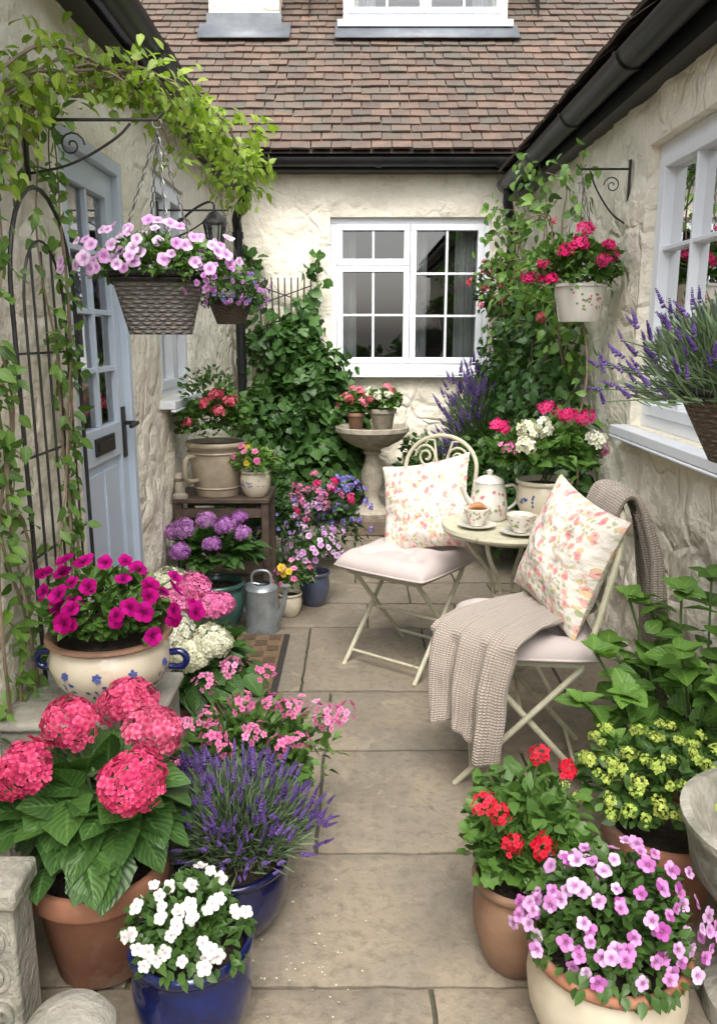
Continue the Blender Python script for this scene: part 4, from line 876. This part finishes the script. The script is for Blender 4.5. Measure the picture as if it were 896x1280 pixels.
def arch(x,y0,y1,z0,z1,r):
    g=Geo(); yc=(y0+y1)/2; h=(y1-y0)/2; P=[(x,y0,z0),(x,y0,z1-h*1.3)]+[(x,yc-h*math.cos(a),z1-h*1.3+h*1.3*math.sin(a)) for a in np.linspace(.15,pi-.15,14)]+[(x,y1,z1-h*1.3),(x,y1,z0)]
    g.add(tube(P,r,8)); return g
arch(-.955,2.28,2.78,.4,1.93,.007).obj('frame',[IRON],t); arch(-.958,2.37,2.69,.4,1.78,.0045).obj('frame',[IRON],t)
for y in (2.45,2.53,2.61): g=Geo(); g.add(tube([(-.96,y,.4),(-.96,y,1.75)],.004,6)); g.obj('bar',[IRON],t)
for z in (.55,.85,1.15,1.45): g=Geo(); g.add(tube([(-.963,2.28,z),(-.963,2.78,z)],.004,6)); g.obj('bar',[IRON],t)
t=top('wall_lantern','black iron coach lantern on curled wall bracket','lantern',(-.80,4.7,2.05)); g=Geo()
g.add(tube(smoothp([(-1.0,4.7,2.12),(-.9,4.7,2.2),(-.8,4.7,2.24),(-.8,4.7,2.16)],2),.007,6)); g.add(lathe([(0,.13),(.03,.12),(.07,.07),(.072,.06),(.0,.062)],(-.80,4.7,2.05),6)); g.add(lathe([(0,-.09),(.04,-.085),(.04,-.07),(0,-.07)],(-.80,4.7,2.05),6))
for k in range(6): a=k*pi/3; g.add(tube([(-.8+.062*math.cos(a),4.7+.062*math.sin(a),2.11),(-.8+.037*math.cos(a),4.7+.037*math.sin(a),1.975)],.004,4))
g.obj('frame',[IRON],t); g=Geo(); g.add(lathe([(.058,.058),(.034,-.07)],(-.80,4.7,2.05),6)); g.obj('glass',[GLASS],t,sharp=10)
t=potted('potted_euphorbia','yellow green flowering plant in terracotta pot','plant',(.80,1.87,0),'taper',.158,.265,TERR)
foliage(t,[bush((.78,1.87,.34),(.22,.18,.13),900,(.025,.05),T_OV,zmin=-.05)],[LG])
P,D=domepts((.77,1.85,.355),(.215,.18,.145),75,.08,1.04,.5,.15,.028); flowers(t,G_LIME,P,D*.5+np.array([0,-.3,.8]),(.012,.020),'flower_head')
t=top('leafy_shrub','tall shrub with broad bright green leaves against cream wall','shrub',(1.0,2.25,0))
hp=[(.72,2.30,.56),(.83,2.35,.72),(.95,2.25,.77),(1.05,2.1,.74),(.76,2.12,.50),(.90,2.10,.64),(1.08,2.35,.78),(.66,2.2,.44),(.97,1.97,.60),(1.12,1.97,.66),(.70,2.05,.38),(1.15,2.2,.58),(.80,2.42,.54),(.93,2.45,.66)]
stems(t,(1.0,2.25,0),hp,STEMG,.004,.08,bend=.2)
sp=[]
for p in hp:
    b=np.array([1.0,2.25,0]);pp=np.array(p)
    n=10; f=rng.uniform(.5,1.03,n); q=b+(pp-b)*f[:,None]; q[:,2]=pp[2]*(1-(1-f)**1.6); dd=rdir(n); dd[:,2]=np.abs(dd[:,2])*.3; D=nrm(dd)+np.array([0,0,.05])
    sp.append((T_OVB,orient(D,np.array([0,-.1,1])+rdir(n)*.4,rng.uniform(.06,.115,n)),q,rng.uniform(.2,1,n)))
    n=5; dd=rdir(n); dd[:,2]=.4; sp.append((T_OVB,orient(dd,np.array([0,-.2,1])+rdir(n)*.2,rng.uniform(.04,.08,n)),np.tile(pp,(n,1)),rng.uniform(.6,1,n)))
sp.append(bush((1.0,2.25,.28),(.24,.32,.25),280,(.05,.09),T_OVB,up=.8,zmin=-.5,tb=-.2))
foliage(t,sp,[LSH])
t=potted('potted_geranium','red geranium in weathered brown clay pot','plant',(.385,1.69,0),'belly',.112,.245,TERR2)
foliage(t,[bush((.40,1.71,.29),(.155,.15,.125),430,(.035,.06),T_RND,up=.8,zmin=-.15),bush((.42,1.76,.34),(.16,.14,.14),240,(.03,.05),T_OV,zmin=-.05)],[LGR])
hp=[(.435,1.76,.51),(.29,1.65,.45),(.505,1.77,.47),(.345,1.59,.385),(.41,1.58,.39),(.32,1.63,.44)]
stems(t,(.385,1.72,.22),hp,STEMG,.003); flowers(t,G_RED,hp,[(0,-.5,1)]*6,(.022,.030),'flower_head')
t=potted('potted_viola','pink and purple violas in cream pot with terracotta rim','plant',(.525,1.45,0),'belly',.17,.268,CREAM2,rimmat=TERR)
foliage(t,[bush((.525,1.46,.29),(.175,.155,.14),1400,(.02,.034),T_SM,zmin=-.05),bush((.525,1.44,.27),(.175,.175,.035),260,(.02,.034),T_SM,zmin=-.5,shell=.85,lob=.1,droop=.5)],[LG])
P,D=domepts((.525,1.445,.295),(.18,.155,.155),96,-.02,1.03,.4,.16,.019); flowers(t,FM['violet'],P[:78],D[:78]*.8+np.array([0,-.5,.3]),(.0125,.0195)); flowers(t,FM['lilac'],P[78:],D[78:]*.8+np.array([0,-.5,.3]),(.012,.018))
t=top('stone_urn','weathered carved stone urn with wide bowl','urn',(.92,1.52,0)); g=Geo()
g.add(lathe([(0,0),(.15,0),(.15,.05),(.12,.07),(.085,.12),(.075,.2),(.10,.25),(.15,.29),(.205,.36),(.215,.42),(.225,.46),(.235,.475),(.235,.49),(.215,.495),(.19,.46),(.15,.38),(0,.36)],(.935,1.52,0),48)); g.obj('bowl',[STONE],t)
t=top('stone_pedestal','carved pale stone pedestal with scroll relief','pedestal',(-.83,1.45,0)); g=Geo(); g.add(bx(-.99,-.698,1.40,1.5,.035,.37)); g.obj('shaft',[STONE],t,bevel=.008)
g=Geo(); g.add(bx(-.995,-.685,1.388,1.512,.372,.42)); g.obj('cap',[STONE],t,bevel=.01)
g=Geo(); g.add(bx(-.995,-.685,1.388,1.512,0,.033)); g.obj('base',[STONE],t,bevel=.01)
g=Geo()
for x,z,q in ((-.742,.30,1),(-.745,.21,-1),(-.80,.27,1),(-.74,.12,1),(-.81,.15,-1)): g.add(tube([(x+q*.034*(1-k/26)*math.cos(k*.5),1.40,z+.045*(1-k/26)*math.sin(k*.5)) for k in range(24)],[.004,.009,.011],6))
g.obj('relief',[STONE],t)
t=top('stone_finial','mossy round stone ball finial on short base','ornament',(-.56,1.30,0)); g=Geo(); g.add(lathe([(0,0),(.07,0),(.07,.05),(.04,.08),(.05,.11),(.082,.15),(.088,.19),(.07,.215),(.035,.226),(0,.228)],(-.56,1.30,0),32)); g.obj('ball',[STONE],t)
# ================================================================= FURNITURE
cx,cy=.63,3.27
t=top('bistro_table','round sage cream metal bistro table','table',(cx,cy,0))
g=Geo(); g.add(lathe([(0,.715),(.262,.715),(.275,.706),(.280,.716),(.276,.730),(.267,.726),(.257,.7235),(0,.7235)],(cx,cy,0),56)); g.obj('top',[METAL],t)
for k in range(4):
    a=pi/4+k*pi/2+.2; c,s=math.cos(a),math.sin(a); g=Geo()
    g.add(tube(smoothp([(cx+c*r,cy+s*r,z) for r,z in ((.22,.71),(.19,.62),(.07,.5),(.05,.38),(.09,.22),(.20,.06),(.23,.0))],2),.009,8)); g.obj('leg',[METAL],t)
for rr,zz in ((.055,.42),(.22,.69)): g=Geo(); g.add(tube([(cx+rr*math.cos(a),cy+rr*math.sin(a),zz) for a in np.linspace(0,2*pi,33)],.006,6)); g.obj('ring',[METAL],t)
def chair(label,loc,face,rz=0):
    f=np.array([face[0],face[1],0.]); f/=np.linalg.norm(f); s=np.array([f[1],-f[0],0]); O=np.array([loc[0],loc[1],0.])
    X=lambda x,y,z: tuple(O+s*x+f*y+np.array([0,0,z]))
    t=top('folding_chair',label,'chair',(loc[0],loc[1],0),'folding bistro chairs')
    by=lambda z:-.19-(z-.45)*.22
    for sg in (-1,1):
        g=Geo(); g.add(tube([X(sg*.195,by(.62),.62),X(sg*.195,-.18,.44),X(sg*.195,.22,.0)],.0105,8)); g.obj('leg',[METAL],t)
        g=Geo(); g.add(tube([X(sg*.17,.17,.445),X(sg*.17,-.24,.0)],.0105,8)); g.obj('leg',[METAL],t)
    for q in (((-.195,.165,.06),(.195,.165,.06)),((-.17,-.19,.055),(.17,-.19,.055)),((-.195,.0,.235),(.195,.0,.235))):
        g=Geo(); g.add(tube([X(*q[0]),X(*q[1])],.007,6)); g.obj('crossbar',[METAL],t)
    g=Geo(); g.add(tube([X(-.19,-.18,.45),X(.19,-.18,.45),X(.19,.19,.45),X(-.19,.19,.45),X(-.19,-.18,.45)],.010,8))
    for i in range(8): 
        y=-.15+i*.045; V=[X(a,y+b,c) for a in(-.19,.19) for b in(-.015,.015) for c in(.446,.452)]; g.add((V,[(0,1,3,2),(4,6,7,5),(0,4,5,1),(2,3,7,6),(0,2,6,4),(1,5,7,3)]))
    g.obj('seat',[METAL],t)
    zc=.80+rz
    g=Geo(); P=[X(-.195,by(.62),.62)]+[X(-.195*math.cos(a),by(zc+.15*math.sin(a)),zc+.15*math.sin(a)) for a in np.linspace(0,pi,17)]+[X(.195,by(.62),.62)]; g.add(tube(P,.0105,8))
    g.add(tube([X(-.195,by(.64),.64),X(.195,by(.64),.64)],.007,6))
    for sg in (-1,1):
        for (qx,qz,R0,ph,dr_) in ((.085,.045,.062,0,1),(.075,-.075,.055,pi,-1)):
            g.add(tube([X(sg*(qx+R0*(1-k/34)*math.cos(ph+k*.42)),by(zc+qz),zc+qz+R0*(1-k/34)*math.sin(ph+dr_*k*.42)) for k in range(28)],.006,6))
        g.add(tube([X(sg*.012,by(.64),.64),X(sg*.018,by(zc),zc),X(sg*.05,by(zc+.12),zc+.125),X(sg*.10,by(zc+.12),zc+.128)],.006,6))
    g.obj('backrest',[METAL],t); return X
X1=chair('sage cream folding chair with floral pillow beside table',(.22,3.56),(-.6,-.8),.085)
X2=chair('sage cream folding chair draped with knitted throw',(.57,2.65),(-1,.12))
def cushion(X,label,w=.24,z=.455,th=.068):
    n=48; V=[];F=[];tuf=[(0,0),(-.48,-.48),(.48,-.48),(-.48,.48),(.48,.48)]
    for sd in (1,-1):
        for i in range(n+1):
            for j in range(n+1):
                u=-math.cos(pi*i/n);v=-math.cos(pi*j/n); e=max(0,(1-abs(u)**6)*(1-abs(v)**6))**.45
                d=max(math.exp(-((u-a)**2+(v-b)**2)/.030) for a,b in tuf); cre=0
                for a,b in tuf[1:]:
                    L2=a*a+b*b; tt=max(0,min(1,(u*a+v*b)/L2)); cre=max(cre,math.exp(-((u-tt*a)**2+(v-tt*b)**2)/.005)); 
                k=1-.06*(abs(u)*abs(v))**3; hh=th*e*(1-.68*d)*(1-.22*cre) + .008*noise.noise(Vector((u*3,v*3,w+sd)))*e
                if sd<0: hh=th*.40*e
                V.append(X(w*u*k,w*v*k+.0,z+th*.42+sd*hh))
    m=n+1
    for sidx in range(2):
        b=sidx*m*m
        for i in range(n):
            for j in range(n): F.append((b+i*m+j,b+(i+1)*m+j,b+(i+1)*m+j+1,b+i*m+j+1))
    g=Geo(); g.add((V,F)); 
    per=[(-1,-1),(1,-1),(1,1),(-1,1),(-1,-1)]; P=[]
    for (a,b),(c,d) in zip(per[:-1],per[1:]):
        for q in range(12): u=a+(c-a)*q/12; v=b+(d-b)*q/12; k=1-.06*(abs(u)*abs(v))**3; P.append(X(w*u*k,w*v*k,z+th*.42))
    P.append(P[0]); g.add(tube(P,.005,6,False))
    for a,b in tuf: g.add(lathe([(0,.008),(.009,.006),(.011,0)],X(w*a,w*b,z+th*.42+th*.30),10))
    o=g.obj('seat_cushion',[CUSH],None,sharp=180); tag(o,label,'cushion')
cushion(X1,'pale blush tufted seat cushion on folding chair',.25); cushion(X2,'pale blush tufted seat cushion under knitted throw')
def pillow(c,nrmv,upv,a,th,label):
    n=36; Nn=np.array(nrmv,float); Nn/=np.linalg.norm(Nn); U=np.array(upv,float); U-=Nn*U.dot(Nn); U/=np.linalg.norm(U); S=np.cross(U,Nn); c=np.array(c,float); V=[];uv=[];F=[]
    for sd in (1,-1):
        for i in range(n+1):
            for j in range(n+1):
                u=-1+2*i/n;v=-1+2*j/n; e=max(0,(1-abs(u)**2.2)*(1-abs(v)**2.2))**.55
                x=a*u*(1-.10*(1-v*v));y=a*v*(1-.10*(1-u*u)); wr=.018*noise.noise(Vector((u*2.2,v*2.2,sd*3+c[0]*9)))+.008*noise.noise(Vector((u*6,v*6,sd)))
                V.append(c+S*x+U*y+Nn*(sd*(th*e+wr*e))); uv.append((.5+.5*u+(.3 if sd<0 else 0)+c[0],.5+.5*v))
    m=n+1
    for k in range(2):
        b=k*m*m
        for i in range(n):
            for j in range(n): F.append((b+i*m+j,b+(i+1)*m+j,b+(i+1)*m+j+1,b+i*m+j+1))
    g=Geo(); g.add((V,F),0,uv); o=g.obj('throw_pillow',[FLOR],None,sharp=180); tag(o,label,'pillow')
pillow((.315,3.68,.725),(-.5,-.8,.45),(-.16,.2,1),.228,.10,'floral pillow leaning on folding chair back')
pillow((.705,2.62,.775),(-.93,-.32,.28),(.22,-.14,1),.222,.09,'floral pillow propped against throw covered chair back')
def throw():
    C=[(1.00,2.56,.27),(1.00,2.58,.5),(.985,2.62,.75),(.945,2.66,.93),(.885,2.68,.985),(.84,2.68,.93),(.815,2.68,.72),(.79,2.68,.61),(.70,2.66,.592),(.56,2.56,.595),(.45,2.48,.588),(.370,2.42,.55),(.338,2.395,.44),(.333,2.385,.34),(.328,2.375,.235)]
    W=[(.05,.17,0)]*2+[(.04,.17,0)]*2+[(.0,.16,0)]*3+[(.0,.15,0)]+[(-.04,.13,0),(-.08,.12,0),(-.105,.11,0),(-.12,.11,.0),(-.12,.10,.02),(-.12,.10,.05),(-.115,.09,.07)]
    C=np.array(C);W=np.array(W); n=len(C); S=96; ts=np.linspace(0,n-1,S)
    def cr(A,t):
        i=int(min(t,n-2)); f=t-i; p0,p1,p2,p3=A[max(i-1,0)],A[i],A[i+1],A[min(i+2,n-1)]
        return .5*((2*p1)+(-p0+p2)*f+(2*p0-5*p1+4*p2-p3)*f*f+(-p0+3*p1-3*p2+p3)*f**3)
    pts=[cr(C,t) for t in ts]; ws=[cr(W,t) for t in ts]; V=[];uv=[];F=[]; m=60; acc=0
    for k in range(S):
        tg=pts[min(k+1,S-1)]-pts[max(k-1,0)]; tg/=np.linalg.norm(tg); nn=np.cross(tg,ws[k]); nn/=np.linalg.norm(nn)
        if k: acc+=np.linalg.norm(pts[k]-pts[k-1])
        hang=max(0,1-ts[k]/4.)*1.0+max(0,(ts[k]-10.5)/3)*.9; hang=min(1,hang)
        for j in range(m+1):
            q=-1+2*j/m; fold=(.024*math.sin(q*10+ts[k]*.35)+.012*math.sin(q*19+1+ts[k]*.6))*(.3+hang)+.008*noise.noise(Vector((q*3,ts[k]*1.3,0)))
            if hang<.2: fold=abs(fold)*.8*(1 if nn[2]>0 else -1)
            V.append(pts[k]+ws[k]*q*(1-.12*hang)+nn*fold+np.array([0,0,.03*math.sin(q*4+1)*hang*(1-min(1,abs(ts[k]-14)/3) if ts[k]>7 else 1)])); uv.append((j/m*.36,acc))
    for k in range(S-1):
        for j in range(m): F.append((k*(m+1)+j,(k+1)*(m+1)+j,(k+1)*(m+1)+j+1,k*(m+1)+j+1))
    g=Geo(); g.add((V,F),0,uv)
    o=g.obj('throw_blanket',[KNIT],None,sharp=180,solid=.014); tag(o,'taupe knitted throw draped over folding chair','blanket')
throw()
dec=[(-1.57+a,.55+random.uniform(-.08,.08),.014,leafT(.4,3,2,0,0,'obov'),0,random.uniform(0,6)) for a in (-1.1,-.9,-.6,-.1,.1,.45,.6,1.0,1.2) for _ in range(4)]
t=potted('potted_geranium','red, cream and pink geraniums in cream blue painted pot on table','plant',(.79,3.36,.7255),'belly',.12,.18,CREAM,decor=([BLUEPAINT],dec))
foliage(t,[bush((.77,3.36,1.0),(.24,.19,.13),440,(.045,.075),T_OVB,up=.6,zmin=-.15),bush((.77,3.36,1.02),(.21,.19,.15),250,(.035,.055),T_RND,zmin=-.1)],[LGR])
hp=[(.85,3.26,1.18),(.93,3.3,1.17),(.80,3.4,1.20),(.58,3.3,1.13),(.62,3.2,1.09),(.98,3.35,1.1)]
stems(t,(.79,3.36,.88),hp,STEMG,.003); 
flowers(t,G_CRIM,hp[:4],[(0,-.5,1)]*4,(.036,.044),'flower_head')
flowers(t,G_WHITE,[(.68,3.2,1.13),(.74,3.22,1.14),(.97,3.25,1.08),(.66,3.15,1.07)],[(0,-.5,1)]*4,(.036,.046),'flower_head'); flowers(t,G_PINK,[(.60,3.18,1.06),(1.0,3.3,1.04)],[(0,-.5,1)]*2,(.03,.036),'flower_head')
c=(.565,3.40,.7255); t=top('teapot','rose printed white enamel teapot with lid and handle','teapot',c); g=Geo()
g.add(lathe([(0,0),(.075,0),(.082,.01),(.080,.06),(.072,.12),(.062,.155),(.064,.16)],c,36))
PT=leafT(.45,2,2,0,0)
for k in range(46):
    a=random.uniform(0,6.28); z=random.uniform(.02,.13); r=float(np.interp(z,[.01,.06,.12,.155],[.082,.080,.072,.062]))+.0012; tt=np.array([-math.sin(a),math.cos(a),0]); ro=random.uniform(0,6)
    VV=PT['V']*.018; x=VV[:,0]*math.cos(ro)-VV[:,1]*math.sin(ro); y=VV[:,0]*math.sin(ro)+VV[:,1]*math.cos(ro); g.add((np.array(c)+np.array([r*math.cos(a),r*math.sin(a),z])+x[:,None]*tt+y[:,None]*np.array([-.1*math.cos(a),-.1*math.sin(a),1]),PT['F']),1+(k%2))
g.obj('body',[ENAM,PINKPAINT,GREENPAINT],t)
g=Geo(); g.add(lathe([(.064,.161),(.055,.175),(.03,.187),(.01,.191),(.012,.199),(.014,.209),(0,.217)],c,28)); g.obj('lid',[ENAM],t)
g=Geo(); g.add(tube([tuple(np.array(c)+np.array(p)) for p in smoothp([(-.06,-.02,.05),(-.10,-.03,.09),(-.125,-.04,.15)],1)],[.018,.014,.011,.009],10)); g.obj('spout',[ENAM],t)
g=Geo(); g.add(tube([tuple(np.array(c)+np.array(p)) for p in smoothp([(.06,.0,.14),(.12,.01,.15),(.13,.01,.07),(.065,.0,.03)],2)],.007,8)); g.obj('handle',[ENAM],t)
TEA=basic('milky_tea',(.25,.12,.05),.1,(.25,.12,.05),5,0)
def teacup(c,label,ha=0):
    t=top('teacup',label,'teacup',c); g=Geo()
    pr=[(0,.012),(.028,.012),(.026,.018),(.040,.035),(.052,.062),(.056,.082),(.054,.083),(.049,.062),(.036,.03),(0,.024)]
    g.add(lathe(pr,c,36))
    for k in range(44):
        a=random.uniform(0,6.28); z=random.uniform(.035,.075); r=float(np.interp(z,[.018,.035,.062,.082],[.026,.040,.052,.056]))+.0010; tt=np.array([-math.sin(a),math.cos(a),0]); ro=random.uniform(0,6); b=np.array([.35*math.cos(a),.35*math.sin(a),.9])
        VV=PT['V']*.013; x=VV[:,0]*math.cos(ro)-VV[:,1]*math.sin(ro); y=VV[:,0]*math.sin(ro)+VV[:,1]*math.cos(ro); g.add((np.array(c)+np.array([r*math.cos(a),r*math.sin(a),z])+x[:,None]*tt+y[:,None]*b,PT['F']),1+(k%2))
    g.obj('cup',[PORC,PINKPAINT,GREENPAINT],t)
    g=Geo(); ca,sa=math.cos(ha),math.sin(ha); g.add(tube([(c[0]+r*ca,c[1]+r*sa,c[2]+z) for r,z in smoothp([(.05,.072),(.078,.075),(.08,.045),(.042,.036)],2)],.0035,6)); g.obj('handle',[PORC],t)
    g=Geo(); g.add(lathe([(0,.004),(.04,.0),(.05,.004),(.078,.013),(.080,.015),(.05,.009),(.04,.008),(0,.008)],c,40)); g.obj('saucer',[PORC],t)
    g=Geo(); g.add(lathe([(0,.066),(.0485,.066)],c,24)); g.obj('tea',[TEA],t)
teacup((.49,3.23,.7255),'rose patterned teacup on saucer with pastry resting on rim',ha=2.6); teacup((.645,3.11,.7255),'rose patterned teacup on saucer filled with milky tea',ha=.4)
g=Geo(); P=[(.455+.075*k/8,3.235+.010*math.sin(k*.4),.803+.010*math.sin(k*.39)) for k in range(9)]; g.add(tube(P,[.004,.009,.013,.015,.016,.015,.013,.009,.004],12)); o=g.obj('pastry',[BREAD],None); tag(o,'golden brown pastry resting across teacup','food')
n=50; p=np.stack([rng.uniform(-.4,.5,n),rng.uniform(1.4,3.5,n),np.full(n,.008)],1); k=rng.random(n)<.85; cl=rng.integers(0,2,n); cc=np.array([(-.10,1.75),(-.14,1.55)]); p[k,:2]=cc[cl[k]]+rng.normal(size=(k.sum(),2))*np.array([.06,.14])
me=inst('fallen_petals',[(leafT(.4,2,2,.2,.1),orient(np.concatenate([rng.normal(size=(n,2)),np.zeros((n,1))],1),np.array([0,0,1])+rdir(n)*.2,rng.uniform(.004,.009,n)),p,rng.random(n))],[P_CREAM,]); o=bpy.data.objects.new('fallen_petals',me); link(o,None,(0,0,0)); o['kind']='stuff'; tag(o,'small pale fallen petals scattered on paving','petals')
# ================================================================= LIGHT & CAMERA
w=bpy.data.worlds.new('World'); sc.world=w; w.use_nodes=True; nt=w.node_tree; nt.nodes.clear()
sk_=N(nt,'ShaderNodeTexSky',sky_type='NISHITA'); sk_.sun_disc=False; sk_.sun_elevation=math.radians(56); sk_.sun_rotation=math.radians(180); sk_.dust_density=4
hs=N(nt,'ShaderNodeHueSaturation'); hs.inputs['Saturation'].default_value=.35; hs.inputs['Value'].default_value=2.9; L(nt,sk_.outputs[0],hs.inputs['Color'])
bg=N(nt,'ShaderNodeBackground'); bg.inputs[1].default_value=.15; L(nt,hs.outputs[0],bg.inputs[0]); ow=N(nt,'ShaderNodeOutputWorld'); L(nt,bg.outputs[0],ow.inputs[0])
ld=bpy.data.lights.new('sun','SUN'); ld.energy=2.3; ld.angle=math.radians(45); ld.color=(1,.95,.87); lo=bpy.data.objects.new('sun',ld); COL.objects.link(lo)
el=math.radians(56); az=math.radians(180)
sd=Vector((math.sin(az)*math.cos(el),math.cos(az)*math.cos(el),math.sin(el)))
lo.rotation_euler=sd.to_track_quat('Z','Y').to_euler(); lo.location=(0,-3,6)
cam=bpy.data.cameras.new('camera'); cam.sensor_fit='VERTICAL'; cam.sensor_height=36; cam.lens=28.125; cam.clip_end=200; cam.clip_start=.05
co=bpy.data.objects.new('camera',cam); COL.objects.link(co); co.location=(0,0,1.5); co.rotation_euler=(math.radians(77.6),0,0); sc.camera=co
sc.view_settings.view_transform='Standard'; sc.view_settings.look='None'; sc.view_settings.exposure=0
